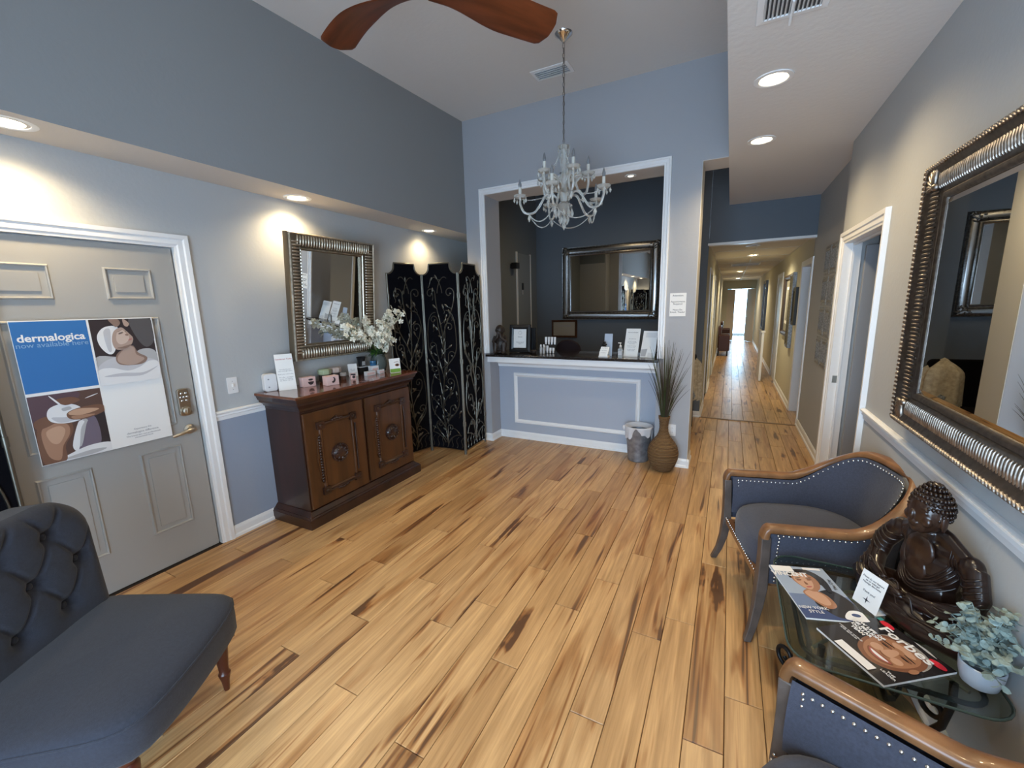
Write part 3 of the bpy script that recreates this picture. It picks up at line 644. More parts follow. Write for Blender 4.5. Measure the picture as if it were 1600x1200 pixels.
# reception mirror, y 7.7: x -2.853..-1.10, z 1.68..3.00 scaled
mc = thing('wall_mirror', 'wide dark silver mirror on the slate wall behind the reception counter', 'mirror', (-1.977, 7.70, 2.0), 0)
M = FR(0, -.004, 0)
W_, H_ = 1.43, 1.00
S_ = 1.0
prof = [(0, 0), (0, .02), (.02, .03), (.035, .022), (.05, .035), (.10, .055), (.13, .05), (.145, .035), (.155, .04), (.163, .0)]
m_ = MB(SILVD); m_.frame(W_, H_, prof, M); m_.build('frame', mc, smooth=40)
m_ = MB(mat('bright_silver', (.62, .63, .64), .28, 1.0)); m_.frame(W_, H_, [(.062, .05), (.09, .062), (.11, .056), (.09, .045)], M); m_.frame(W_, H_, [(.0, .022), (.01, .032), (.02, .022)], M); m_.build('silver_band', mc, smooth=40)
m_ = MB(SILVD)
for sx in (-1, 1):
    for sy in (-1, 1):
        for k in range(10):
            a = random.uniform(0, PI); R = Matrix.Rotation(a, 3, 'Z'); m_.ell((sx*(W_/2+random.uniform(.03, .14)), sy*(H_/2+random.uniform(.03, .14)), .055), (.035, .012, .018), 8, 5, M, R)
        for k in range(6):
            m_.ell((sx*(W_/2+random.uniform(.04, .12)-.06*k/3*(k % 2)), sy*(H_/2+random.uniform(.05, .12)), .06), (.02, .012, .015), 8, 5, M)
        m_.build('corner_carving', mc, smooth=60); m_ = MB(SILVD)
m_ = MB(MIRR); m_.prism([(-W_/2, -H_/2), (W_/2, -H_/2), (W_/2, H_/2), (-W_/2, H_/2)], -.002, .005, M); m_.build('mirror_glass', mc)

# reception left wall: doorway casing with a wall phone
x_ = -3.39
rd = sroot('door_3', (x_, 7.1, 0), PI/2)
m_ = MB(TRIM); m_.box(-.30, -.26, -.02, 0, 0, 2.56); m_.box(.27, .30, -.02, 0, 0, 2.56); m_.build('casing', rd)
m_ = MB(mat('grey_door', (.24, .27, .29), .6)); m_.box(-.26, .27, -.012, 0, .0, 2.54); m_.build('door_leaf', rd)
t = thing('wall_speaker', 'small black bracket speaker high on the reception side wall', 'speaker', (x_, 6.62, 2.30), PI/2)
m_ = MB(BLACK); m_.box(-.07, .05, -.14, -.04, -.05, .05); m_.build('housing', t, bevel=.006); m_ = MB(BLACK); m_.box(-.012, .012, -.04, 0, -.02, .02); m_.box(-.02, .02, -.006, 0, -.04, .04); m_.build('bracket', t)
t = thing('wall_phone', 'small dark remote handset mounted on the reception side door casing', 'phone', (x_, 7.02, 1.98), PI/2)
m_ = MB(BLACK); m_.box(-.02, .02, -.04, -.013, -.07, .05); m_.build('handset', t, bevel=.004); m_ = MB(PGR); m_.box(-.014, .014, -.03, -.013, -.15, -.075); m_.build('cradle', t, bevel=.003)

# ------------------------------------------------------------------ carved wooden cabinet
cb_ = thing('sideboard', 'dark carved two-door wooden sideboard against the left wall', 'cabinet', (XL+.005, 2.505, 0), PI/2)
CWd, CDp = 1.27, .455   # plinth width, depth
m_ = MB(DKWOOD)
def steps(mb, pr, w_, d_, side='both'):
    # stacked mouldings: list (z0,z1,inset)
    for z0, z1, i0, i1 in pr:
        mb.add([(-w_/2+i0, 0, z0), (w_/2-i0, 0, z0), (w_/2-i0, -d_+i0, z0), (-w_/2+i0, -d_+i0, z0), (-w_/2+i1, 0, z1), (w_/2-i1, 0, z1), (w_/2-i1, -d_+i1, z1), (-w_/2+i1, -d_+i1, z1)],
               [(0, 1, 2, 3), (4, 5, 6, 7), (0, 1, 5, 4), (1, 2, 6, 5), (2, 3, 7, 6), (3, 0, 4, 7)])
steps(m_, [(0, .075, 0, 0), (.075, .09, .004, .012), (.09, .12, .018, .045)], CWd, CDp); m_.build('plinth', cb_, bevel=.002)
m_ = MB(DKWOOD); m_.box(-CWd/2+.05, CWd/2-.05, -CDp+.055, 0, .12, .90); m_.build('carcass', cb_, bevel=.003)
m_ = MB(DKWOOD); steps(m_, [(.90, .925, .05, .04), (.925, .955, .035, .012), (.955, .975, .008, .008), (.975, 1.008, .0, -.012)], CWd, CDp); m_.build('cornice', cb_, bevel=.002)
m_ = MB(TOPWOOD); m_.box(-CWd/2-.02, CWd/2+.02, -CDp-.02, 0, 1.008, 1.03); m_.build('top', cb_, bevel=.004)
dw = (CWd-.12)/2-.012
for sx in (-1, 1):
    cx_ = sx*(dw/2+.014); yf = -CDp+.053
    m_ = MB(MDWOOD); m_.box(cx_-dw/2, cx_+dw/2, yf-.022, yf, .135, .885); dr_ = m_.build('door', cb_, bevel=.004)
    M = FR(cx_, yf-.022, .51)
    pw, ph = .28, .50
    m_ = MB(MDWOOD); m_.frame(pw, ph, [(0, -.001), (0, .006), (.008, .012), (.02, .010), (.028, -.001)], M)
    for a in (-1, 1):
        m_.prism([(a*(pw/2+.03), -ph/2+.05), (a*(pw/2+.052), -ph/2+.10), (a*(pw/2+.066), 0), (a*(pw/2+.052), ph/2-.10), (a*(pw/2+.03), ph/2-.05)], 0, .012, M)
    m_.build('carved_frame', dr_, bevel=.002)
    m_ = MB(DKWOOD)
    for a in (-1, 1):
        for b in (-1, 1):
            m_.prism(rrect(a*(pw/2+.016)-.032, a*(pw/2+.016)+.032, b*(ph/2+.012)-.030, b*(ph/2+.012)+.030, .006, 2), 0, .022, M)
            m_.ell((a*(pw/2+.016), b*(ph/2+.012), .022), (.018, .016, .010), 10, 6, M)
            m_.build('corner_block', dr_, bevel=.002); m_ = MB(DKWOOD)
    m_ = MB(DKWOOD)
    for b in (-1, 1):
        m_.tube([(-pw/2+.01, b*(ph/2+.02), .012), (pw/2-.01, b*(ph/2+.02), .012)], .010, 8, M=M)
        m_.prism([(-.06, b*(ph/2+.03)), (-.03, b*(ph/2+.045)), (0, b*(ph/2+.058)), (.03, b*(ph/2+.045)), (.06, b*(ph/2+.03))], 0, .018, M)
        for k in range(-2, 3): m_.ell((k*.022, b*(ph/2+.038-abs(k)*.003), .018), (.012, .010, .009), 8, 5, M)
        m_.build('crest', dr_, smooth=40); m_ = MB(DKWOOD)
    m_ = MB(DKWOOD)
    for k in range(17):
        z_ = -ph/2+.075+k*(ph-.15)/16
        m_.ell((-(pw/2+.038), z_, .014), (.012, .013, .010), 8, 5, M, Matrix.Rotation(.6, 3, 'Z'))
    m_.build('rope_turning', dr_, smooth=60)
    m_ = MB(DKWOOD); m_.tube([(pw/2+.030, -ph/2+.05, .014), (pw/2+.030, ph/2-.05, .014)], .0075, 8, M=M)
    m_.build('turned_rod', dr_, smooth=60)
    m_ = MB(DKWOOD); m_.lathe([(.074, 0), (.076, .014), (.066, .026), (.058, .020), (.046, .032), (.024, .042), (0.001, .044)], 28, M)
    for k in range(8): a = k*PI/4; m_.ell((.042*math.cos(a), .042*math.sin(a), .032), (.016, .010, .012), 8, 5, M, Matrix.Rotation(a, 3, 'Z'))
    for k in range(16): a = k*PI/8; m_.ell((.068*math.cos(a), .068*math.sin(a), .022), .0075, 6, 4, M)
    m_.build('medallion', dr_, smooth=50)

# ------------------------------------------------------------------ folding screens with iron scrolls
def spiral(cx, cz, r0, a0, turns, dr, r1=.25, n=22):
    return [(cx+r0*(1-(1-r1)*t)*math.cos(a0+dr*turns*2*PI*t), cz+r0*(1-(1-r1)*t)*math.sin(a0+dr*turns*2*PI*t)) for t in [i/n for i in range(n+1)]]
def bez(p0, p1, p2, p3, n=12):
    return [((1-t)**3*p0[0]+3*(1-t)**2*t*p1[0]+3*(1-t)*t*t*p2[0]+t**3*p3[0], (1-t)**3*p0[1]+3*(1-t)**2*t*p1[1]+3*(1-t)*t*t*p2[1]+t**3*p3[1]) for t in [i/n for i in range(n+1)]]
def scroll_mesh(W, seed):
    rnd = random.Random(seed); mb = MB(IRON); hw_ = W/2-.03
    def curve(p, r=.0045):
        r *= 1.35; mb.tube([(x_, -.012, z_) for x_, z_ in p], [r*(1-.35*i/len(p)) for i in range(len(p))], 6)
    def leaf(x_, z_, a, l_=.022): mb.ell((x_, -.013, z_), (l_*1.2, .004, l_*.5), 8, 5, None, Matrix.Rotation(-a, 3, 'Y'))
    def hook(x0, z0, cx, cz, r, dr, lead, leafn=2):
        sp = spiral(cx, cz, r, (PI if dr < 0 else 0), .95, dr)
        s0 = sp[0]
        p = bez((x0, z0), (x0+(s0[0]-x0)*.2, z0+lead*.6), (s0[0], s0[1]-lead*.6), s0, 14)+sp[1:]
        curve(p, .0052); e = p[-1]; leaf(e[0], e[1], rnd.uniform(0, 3), .012)
        for k in range(leafn):
            i = 4+k*5; q = p[i]; a = rnd.uniform(.3, 1.1)*(1 if k % 2 else -1)+PI/2; l_ = rnd.uniform(.05, .09)
            b = (q[0]+l_*math.cos(a), q[1]+l_*math.sin(a)); curve(bez(q, (q[0], q[1]+l_*.4), (b[0], b[1]-l_*.3), b, 6), .003); leaf(b[0], b[1], a)
    # trunk
    tr = [(.025*math.sin(z_*5.2+seed), z_) for z_ in [.10+i*1.25/26 for i in range(27)]]
    curve(tr, .006)
    for s_, z0, cx, cz, r, ld in ((1, 1.30, .125, 1.78, .060, .30), (-1, 1.30, -.125, 1.78, .060, .30), (1, 1.05, .105, 1.42, .055, .22), (-1, 1.12, -.10, 1.50, .050, .22), (1, .80, .13, 1.12, .050, .2),
                                  (-1, .85, -.13, 1.22, .045, .2), (1, .55, .085, .82, .050, .2), (-1, .60, -.12, .95, .050, .2), (1, .30, .12, .52, .052, .15), (-1, .32, -.11, .62, .055, .2), (1, .14, .06, .30, .04, .1), (-1, .12, -.09, .33, .045, .12)):
        x0 = .025*math.sin(min(z0, 1.35)*5.2+seed)
        hook(x0, z0, cx*W/.46, cz, r, -s_ if rnd.random() < .75 else s_, ld)
    # broad outer sweeps
    for s_, za, zb in ((1, .95, 1.60), (-1, .95, 1.58), (1, .35, .95), (-1, .30, .90), (-1, .12, .35), (1, .12, .30)):
        x0 = .02*s_; curve(bez((x0, za), (s_*hw_*.3, za+.10), (s_*hw_*1.02, za+.12), (s_*hw_*.97, (za+zb)/2), 12)+bez((s_*hw_*.97, (za+zb)/2), (s_*hw_*.95, zb-.1), (s_*hw_*.8, zb), (s_*hw_*.35, zb), 10)[1:], .0055)
    for k in range(26):
        x_ = rnd.uniform(-hw_*.9, hw_*.9); z_ = rnd.uniform(.15, 1.92); a = rnd.uniform(.9, 2.2); l_ = rnd.uniform(.06, .13)
        b = (x_+l_*math.cos(a)*.6, z_+l_*math.sin(a)); b = (max(-hw_, min(hw_, b[0])), min(b[1], 1.95)); curve(bez((x_, z_), (x_+.03, z_+l_*.4), (b[0]-.02, b[1]-l_*.3), b, 7), .003); leaf(b[0], b[1], a)
    for k in range(7):
        xa = -hw_+k*hw_*2/6; curve(bez((xa, .07), (xa+.04, .12), (xa-.05, .14), (xa+.03, .20), 6), .0035)
    # curls up in the crest
    curve(bez((-.03, 1.78), (-.02, 1.9), (.05, 1.98), (.09, 1.93), 8), .004); curve(bez((.03, 1.78), (.02, 1.9), (-.05, 1.99), (-.09, 1.93), 8), .004)
    return mb
def outline(W, ins=0.0):
    w2 = W/2-ins; b = W*.30-ins; zt = 2.085-ins; zs_ = 1.975-ins
    r = [(-w2, .045+ins), (w2, .045+ins), (w2, zs_)]
    r += [(w2-(w2-b)*math.sin(t), zt-.03-(zt-.03-zs_)*(math.cos(t))) for t in [PI/2*i/7 for i in range(1, 8)]]
    r += [(b-.004, zt), (-b+.004, zt)]
    r += [(-x_, z_) for x_, z_ in r[2:-2][::-1]]
    return r
def folding_screen(label, pts, seeds):
    cxm = sum(p[0] for p in pts)/len(pts); cym = sum(p[1] for p in pts)/len(pts)
    t = thing('folding_screen', label, 'screen', (cxm, cym, 0))
    for i in range(len(pts)-1):
        a, b = Vector((*pts[i], 0)), Vector((*pts[i+1], 0)); d = b-a; W = d.length-.016
        p = bpy.data.objects.new('panel', None); COL.objects.link(p); p.parent = t
        mid = (a+b)/2; p.location = (mid.x-cxm, mid.y-cym, 0); p.rotation_euler = (0, 0, math.atan2(d.y, d.x))
        ol = outline(W)
        m_ = MB(IRON); m_.tube([(x_, 0, z_) for x_, z_ in ol], .0095, 8, closed=True)
        for s_ in (-1, 1):
            m_.tube([(s_*W/2, 0, .0), (s_*W/2, 0, 1.985)], .011, 8)
            for zz in (.35, 1.05, 1.75): m_.tube([(s_*W/2, -.004, zz-.025), (s_*W/2, -.004, zz+.025)], .0135, 8)
        m_.build('frame', p, smooth=50)
        m_ = MB(BLKFAB); m_.prism(outline(W, .006), -.004, .004, FR()); m_.build('backing', p)
        scroll_mesh(W, seeds[i]).build('scrollwork', p, smooth=60)
    return t
folding_screen('tall black three-panel folding screen with iron vine scrolls in the far left corner', [(-3.085, 3.27), (-2.985, 3.70), (-2.54, 3.735), (-2.575, 4.225)], [1, 2, 5])
folding_screen('black iron-scroll folding screen at the left picture edge beside the door', [(-2.52, -.80), (-2.97, -.62), (-2.66, -.22), (-3.05, .12), (-3.04, .60)], [3, 4, 6, 8])

# ------------------------------------------------------------------ upholstered armchairs
def armchair():
    t = thing('armchair', 'grey-blue barrel armchair with wooden rail, far one under the large mirror', 'armchair', (0, 0, 0), 0, None)
    # plan path, from front right (+x) round the back to front left; front faces -y
    def path(u, off=0.0):   # u in 0..1
        hw2, dp, r = .315+off, .60, .27+off
        L1 = dp-.245; arc = PI/2*r; seg = [L1, arc, 2*(hw2-r), arc, L1]; tot = sum(seg); s_ = u*tot
        yb_ = -.335+L1
        if s_ <= L1: p = (hw2+.0, -.335+s_); n = (1, 0)
        elif s_ <= L1+arc: a = (s_-L1)/r; p = (hw2-r+r*math.cos(a), yb_+r*math.sin(a)); n = (math.cos(a), math.sin(a))
        elif s_ <= L1+arc+seg[2]: p = (hw2-r-(s_-L1-arc), yb_+r); n = (0, 1)
        elif s_ <= L1+2*arc+seg[2]: a = PI/2+(s_-L1-arc-seg[2])/r; p = (-(hw2-r)+r*math.cos(a), yb_+r*math.sin(a)); n = (math.cos(a), math.sin(a))
        else: p = (-hw2, yb_-(s_-L1-2*arc-seg[2])); n = (-1, 0)
        return p, n
    def hgt(u):
        v = abs(u-.5)*2; return .600+.205*(1-smoothstep(.18, .62, v))
    def flare(z, u):  # back and arms lean outward with height
        return .05*smoothstep(.40, .80, z)*1.0
    # shell
    def shell(u, v):
        # v 0..1 : inner bottom -> inner top ; 
        (x_, y_), n = path(u); return x_, y_, n
    N = 48
    m_ = MB(FAB)
    def sf_in(i, j):
        u = .002+.996*i; (x_, y_), n = path(u); h = hgt(u)-.02; z = .36+(h-.36)*j; o = -.048-.012*math.sin(PI*j)+flare(z, u); return (x_+n[0]*o, y_+n[1]*o, z)
    def sf_out(i, j):
        u = .002+.996*i; (x_, y_), n = path(u); h = hgt(u)-.02; z = .30+(h-.30)*j; o = .008+flare(z, u)+.006*math.sin(PI*j); return (x_+n[0]*o, y_+n[1]*o, z)
    m_.grid(sf_in, N, 10); m_.build('inner_back', t, smooth=70)
    m_ = MB(FAB); m_.grid(sf_out, N, 10); m_.build('outer_back', t, smooth=70)
    # wooden rail: rectangular section sweep incl. rounded front corners and down into the front posts
    sec = [(a_*.86, b_*.86) for a_, b_ in [(-.040, -.026), (-.030, -.032), (.020, -.032), (.028, -.024), (.030, -.006), (.024, .004), (.010, .008), (-.026, .008), (-.038, .002), (-.042, -.010)]]
    vs = []; fs = []; ring = 0
    us = [i/60 for i in range(61)]
    st = []
    def post(sgn):
        out = []
        R = .055
        for k in range(7):
            a = PI/2*k/6; out.append((-.335+.0-R*math.sin(a)*.55+.0, .60-R+R*math.cos(a), a))
        return out
    rings = []
    for (yy_, zz, a) in reversed(post(1)):
        (x_, y_), n = path(0); x_ += n[0]*flare(.6, 0)
        # section plane turns from horizontal travel to vertical
        c = Vector((x_, yy_, zz)); upv = Vector((0, -math.sin(a), math.cos(a))); rings.append((c, Vector(n+(0,)), upv))
    for u in us[1:-1]:
        (x_, y_), n = path(u); h = hgt(u); o = flare(h, u); rings.append((Vector((x_+n[0]*o, y_+n[1]*o, h)), Vector((n[0], n[1], 0)), Vector((0, 0, 1))))
    for (yy_, zz, a) in post(1):
        (x_, y_), n = path(1); x_ += n[0]*flare(.6, 0)
        c = Vector((x_, yy_, zz)); upv = Vector((0, -math.sin(a), math.cos(a))); rings.append((c, Vector(n+(0,)), upv))
    k = len(sec)
    for c, n, upv in rings:
        for a, b in sec: vs.append(c+n*a+upv*b)
    for i in range(len(rings)-1):
        for j in range(k): fs.append((i*k+j, i*k+(j+1) % k, (i+1)*k+(j+1) % k, (i+1)*k+j))
    fs.append(tuple(range(k))); fs.append(tuple((len(rings)-1)*k+j for j in range(k)))
    m_ = MB(CHWOOD); m_.add(vs, fs); m_.build('top_rail', t, smooth=50)
    # front posts with sabre legs, back legs
    for s_ in (1, -1):
        m_ = MB(CHLEG); X = s_*(.315+.05*smoothstep(.40, .80, .6)); pr = []
        for z_, dx, dy, w_, d_ in ((.55, 0, 0, .027, .020), (.44, -.008, .004, .026, .020), (.34, -.014, .006, .026, .022), (.28, -.014, .006, .026, .024), (.18, -.010, -.002, .021, .021), (.08, .004, -.02, .017, .018), (0, .022, -.045, .015, .016)):
            cx_, cy_ = X+s_*dx-s_*.010, -.350+dy; pr.append([(cx_-w_, cy_-d_, z_), (cx_+w_, cy_-d_, z_), (cx_+w_, cy_+d_, z_), (cx_-w_, cy_+d_, z_)])
        vs = [p for q in pr for p in q]; fs = [(i*4+j, i*4+(j+1) % 4, i*4+4+(j+1) % 4, i*4+4+j) for i in range(len(pr)-1) for j in range(4)]+[(0, 1, 2, 3), tuple(len(vs)-4+j for j in range(4))]
        m_.add(vs, fs); m_.build('leg', t, smooth=35, bevel=.004)
    for s_ in (1, -1):
        m_ = MB(CHLEG); pr = []
        for z_, dy, w_ in ((.36, 0, .022), (.2, .006, .02), (0, .05, .015)):
            cx_, cy_ = s_*.21, .24+dy; pr.append([(cx_-w_, cy_-w_, z_), (cx_+w_, cy_-w_, z_), (cx_+w_, cy_+w_, z_), (cx_-w_, cy_+w_, z_)])
        vs = [p for q in pr for p in q]; fs = [(i*4+j, i*4+(j+1) % 4, i*4+4+(j+1) % 4, i*4+4+j) for i in range(len(pr)-1) for j in range(4)]+[(0, 1, 2, 3), tuple(len(vs)-4+j for j in range(4))]
        m_.add(vs, fs); m_.build('leg', t, bevel=.004)
    # seat
    m_ = MB(FAB)
    def seat(i, j):
        a = 2*PI*i; rr_ = j
        ex = 3.2; ca, sa = math.cos(a), math.sin(a)
        q = (abs(ca)**ex+abs(sa)**ex)**(-1/ex); X = .285*q*ca; Y = -.045+.305*q*sa
        if Y > .0: X *= 1-.15*(Y/.26)**2
        prof_ = [(1.0, .30), (1.01, .36), (1.0, .405), (.97, .428), (.88, .446), (.6, .462), (.25, .468), (.001, .470)]
        f = rr_*(len(prof_)-1); k_ = min(int(f), len(prof_)-2); t_ = f-k_
        s_ = prof_[k_][0]*(1-t_)+prof_[k_+1][0]*t_; z_ = prof_[k_][1]*(1-t_)+prof_[k_+1][1]*t_
        return (X*s_, -.045+(Y+.045)*s_, z_)
    m_.grid(seat, 48, 15, cu=True); m_.build('seat', t, smooth=60)
    m_ = MB(CHWOOD); m_.box(-.30, .30, -.350, -.315, .268, .302); m_.box(-.30, -.27, -.33, .24, .27, .30); m_.box(.27, .30, -.33, .24, .27, .30); m_.box(-.25, .25, .20, .23, .27, .30); m_.build('seat_rail', t, bevel=.004)
    # nail heads
    NH = mat('nailhead', (.80, .79, .76), .2, 1.0)
    m_ = MB(NH)
    for i in range(72):
        u = .02+.96*i/71; (x_, y_), n = path(u); h = hgt(u)-.038
        o = -.052+flare(h, u); m_.ell((x_+n[0]*o, y_+n[1]*o, h), .0060, 6, 4)
        o = .016+flare(h, u); m_.ell((x_+n[0]*o, y_+n[1]*o, h), .0060, 6, 4)
    for s_ in (-1, 1):
        for k in range(13):
            z_ = .32+k*.019; o = .016+flare(z_, 0); m_.ell((s_*(.315+o), -.295, z_), .0060, 6, 4); 
            if z_ > .42: m_.ell((s_*(.315-.052+flare(z_, 0)), -.30, z_), .0060, 6, 4)
    for k in range(26): m_.ell((-.28+.56*k/25, -.352, .312), .0058, 6, 4)
    m_.build('nailheads', t, smooth=60, kind='stuff')
    return t
ch = armchair()
ch.location = (.470, 2.52, 0); ch.rotation_euler = (0, 0, math.radians(-76))
c2_ = copy_tree(ch); c2_['label'] = 'grey-blue barrel armchair with wooden rail, nearest the camera at bottom right'
c2_.location = (.412, .84, 0); c2_.rotation_euler = (0, 0, math.radians(-113))

# ------------------------------------------------------------------ tufted slipper chair
sl = thing('slipper_chair', 'dark slate slipper chair with a button-tufted back at bottom left', 'chair', (-1.932, .470, 0), math.radians(122.7))
def seatp(i, j):
    a = 2*PI*i; ex = 8.0; ca, sa = math.cos(a), math.sin(a); q = (abs(ca)**ex+abs(sa)**ex)**(-1/ex)
    X = .345*q*ca; Y = .31*q*sa; X *= 1+.10*(Y/.31)
    Y += -.03*(1-(X/.32)**2) if Y < 0 else 0
    pr = [(.97, .285), (1.0, .30), (1.005, .37), (1.0, .408), (.985, .422), (.94, .434), (.8, .446), (.5, .456), (.001, .46)]
    f = j*(len(pr)-1); k_ = min(int(f), len(pr)-2); t_ = f-k_; s_ = pr[k_][0]*(1-t_)+pr[k_+1][0]*t_; z_ = pr[k_][1]*(1-t_)+pr[k_+1][1]*t_
    return (X*s_, Y*s_, z_)
m_ = MB(FABS); m_.grid(seatp, 64, 17, cu=True); m_.build('seat', sl, smooth=60)
m_ = MB(FABS); m_.tube([(lambda p: (p[0]*1.0, p[1]*1.0, p[2]+.001))(seatp(i/64, 3/8)) for i in range(64)], .004, 6, closed=True); m_.build('piping', sl, smooth=60)
btn = []
for r_ in range(3):
    for c_ in range(5):
        bx_ = -.36+c_*.18+(.09 if r_ % 2 else 0); bz_ = .52+r_*.145
        if abs(bx_) < .30 and bz_ < .90: btn.append((bx_, bz_))
def backf(u, v):
    X = -.36+.72*u; Z = .40+.53*v
    # rounded outline
    lx, lz = X, Z
    R = .17
    cx_ = .36-R; cz_ = .93-R
    if abs(X) > cx_ and Z > cz_:
        dx, dz = abs(X)-cx_, Z-cz_; m__ = max(dx, dz); l_ = math.hypot(dx, dz)
        if l_ > 1e-6: k_ = m__/l_; lx = math.copysign(cx_+dx*k_, X); lz = cz_+dz*k_
    edge = min(1, min(.36-abs(X), .93-Z)/.07); puff = .055*math.sqrt(max(0, 1-(1-max(0, edge))**2))
    Y = .275-puff+.05*(Z-.4)
    dmp = 0
    for bx_, bz_ in btn:
        d = math.hypot(lx-bx_, lz-bz_); dmp += .040*math.exp(-(d/.024)**2)+.014*math.exp(-(d/.055)**2)
        for ex_, ez_ in ((.09, .145), (-.09, .145)):
            # crease lines between buttons
            L2 = ex_*ex_+ez_*ez_; tt = ((lx-bx_)*ex_+(lz-bz_)*ez_)/L2
            if 0 < tt < 1:
                dd = abs((lx-bx_)*ez_-(lz-bz_)*ex_)/math.sqrt(L2); dmp += .012*math.exp(-(dd/.008)**2)*math.sin(PI*tt)
    Y += min(dmp, .055)*max(0, min(1, edge*1.5))
    return (lx, Y-.02*(lx/.36)**2*0, lz)
m_ = MB(FABS); m_.grid(backf, 110, 84); m_.build('tufted_back', sl, smooth=80)
ol = [backf(u/24, 0) for u in range(0)]
def edge_pts():
    P = []
    for k in range(12): P.append((.36, .40+(.93-.17-.40)*k/12))
    for k in range(13): a = PI/2*k/12; P.append((.36-.17+.17*math.cos(a), .76+.17*math.sin(a)))
    Q = [(-x_, z_) for x_, z_ in P[::-1]]; return P+Q
ep = edge_pts()
m_ = MB(FABS); vs = [(x_, .275+.05*(z_-.4), z_) for x_, z_ in ep]+[(x_*.98, .37+.06*(z_-.4), .4+(z_-.4)*.985) for x_, z_ in ep]; n = len(ep)
m_.add(vs, [(i, (i+1) % n, n+(i+1) % n, n+i) for i in range(n)]+[tuple(n+i for i in range(n))]); m_.box(-.35, .35, .26, .37, .32, .41); m_.build('back_shell', sl, smooth=60)
for bx_, bz_ in btn: m_ = MB(FABS); m_.ell((bx_, .258+.05*(bz_-.4), bz_), (.013, .006, .013), 10, 6); m_.build('button', sl, smooth=60)
LEGW = mat('leg_mahogany', (.075, .018, .010), .3, coat=.3)
for sx, sy in ((1, -1), (-1, -1), (1, 1), (-1, 1)):
    m_ = MB(LEGW); M = Matrix.Translation((sx*.245, sy*.235, 0))
    m_.lathe([(.010, 0), (.012, .01), (.016, .05), (.022, .075), (.024, .085), (.018, .095), (.020, .12), (.027, .19), (.030, .23), (.022, .245), (.029, .26), (.029, .31)], 16, M); m_.build('leg', sl, smooth=40)

# ------------------------------------------------------------------ glass side table
tb = thing('side_table', 'small glass-topped table with black scrolled iron base between the armchairs', 'table', (.505, 1.745, 0), 0)
TX, TY = .265, .325
m_ = MB(TGLASS); m_.prism(rrect(-TX, TX, -TY, TY, .09, 6), .492, .500); m_.build('glass_top', tb)
m_ = MB(mat('glass_edge', (.05, .075, .065), .1)); e_ = rrect(-TX, TX, -TY, TY, .09, 6); m_.tube([(x_, y_, .496) for x_, y_ in e_], .0043, 6, closed=True); m_.build('glass_rim', tb, smooth=60)
BI = mat('black_iron', (.02, .02, .022), .4, .6); ANT = mat('antique_metal', (.33, .30, .21), .4, .7)
for sx in (-1, 1):
    for sy in (-1, 1):
        m_ = MB(BI); d = Vector((sx*.62, sy*.78, 0)).normalized()
        P = [d*(.26)+Vector((0, 0, .484)), d*.265+Vector((0, 0, .42)), d*.25+Vector((0, 0, .32)), d*.20+Vector((0, 0, .22)), d*.19+Vector((0, 0, .12)), d*.24+Vector((0, 0, .04)), d*.30+Vector((0, 0, .012))]
        m_.tube(P, .011, 8)
        sp = spiral(0, 0, .05, -PI/2, 1.1, 1, .25, 18); m_.tube([d*(.30+x_)+Vector((0, 0, .062+z_)) for x_, z_ in sp], .009, 8)
        sp = spiral(0, 0, .045, PI/2, 1.1, -1, .25, 18); m_.tube([d*(.225-x_)+Vector((0, 0, .36+z_)) for x_, z_ in sp], .008, 8)
        m_.build('leg', tb, smooth=60)
m_ = MB(BI); e_ = rrect(-TX+.045, TX-.045, -TY+.05, TY-.05, .06, 5); m_.tube([(x_, y_, .484) for x_, y_ in e_], .0075, 8, closed=True); m_.build('apron_ring', tb, smooth=60)
m_ = MB(ANT)
for cx_, cy_, r_ in ((0, 0, .05), (-.13, .0, .03), (.13, 0, .03), (0, .16, .03), (0, -.16, .03)): m_.tube([(cx_+r_*math.cos(a), cy_+r_*math.sin(a), .470) for a in [2*PI*i/20 for i in range(20)]], .006, 6, closed=True)
for sx in (-1, 1):
    for sy in (-1, 1): m_.tube([(sx*.035, sy*.035, .470), (sx*.09, sy*.06, .472), (sx*.13, sy*.14, .474), (sx*.19, sy*.22, .480)], .0055, 6)
m_.build('scroll_lattice', tb, smooth=60)
m_ = MB(TGLASS); m_.prism(circ(0, 0, .20, .22, 32), .130, .136); m_.build('lower_shelf', tb)
ZT = .5005

# ------------------------------------------------------------------ statues (fused with a voxel remesh)
def fused(mb, name, parent, voxel, mt, smooth_it=4):
    o = mb.build(name, None, fix=True); 
    r = o.modifiers.new('r', 'REMESH'); r.mode = 'VOXEL'; r.voxel_size = voxel
    s_ = o.modifiers.new('s', 'SMOOTH'); s_.iterations = smooth_it; s_.factor = .5
    bpy.context.view_layer.update()
    dg = bpy.context.evaluated_depsgraph_get(); me = bpy.data.meshes.new_from_object(o.evaluated_get(dg))
    old = o.data; o.modifiers.clear(); o.data = me; me.materials.clear(); me.materials.append(mt); me.name = name
    me.polygons.foreach_set('use_smooth', [True]*len(me.polygons)); o.parent = parent; return o
STW = mat('statue_wood', (.014, .0065, .0045), .28, coat=.3, vary=.4, vscale=14)
STSKIN = mat('statue_skin_wood', (.026, .011, .006), .32, coat=.25, vary=.3, vscale=14)
bd = thing('buddha_statue', 'seated dark carved wooden figure with curled hair on the glass table', 'statue', (.665, 1.835, ZT), math.radians(-66)); bd.scale = (.92, .70, .98)
b = MB(STW)
b.ell((0, .03, .10), (.115, .10, .12)); b.ell((0, .03, .20), (.112, .080, .11)); b.ell((0, .03, .278), (.130, .062, .050)); b.tube([(-.12, .03, .285), (-.05, .02, .325), (0, .015, .335), (.05, .02, .325), (.12, .03, .285)], [.03, .034, .036, .034, .03], 10)
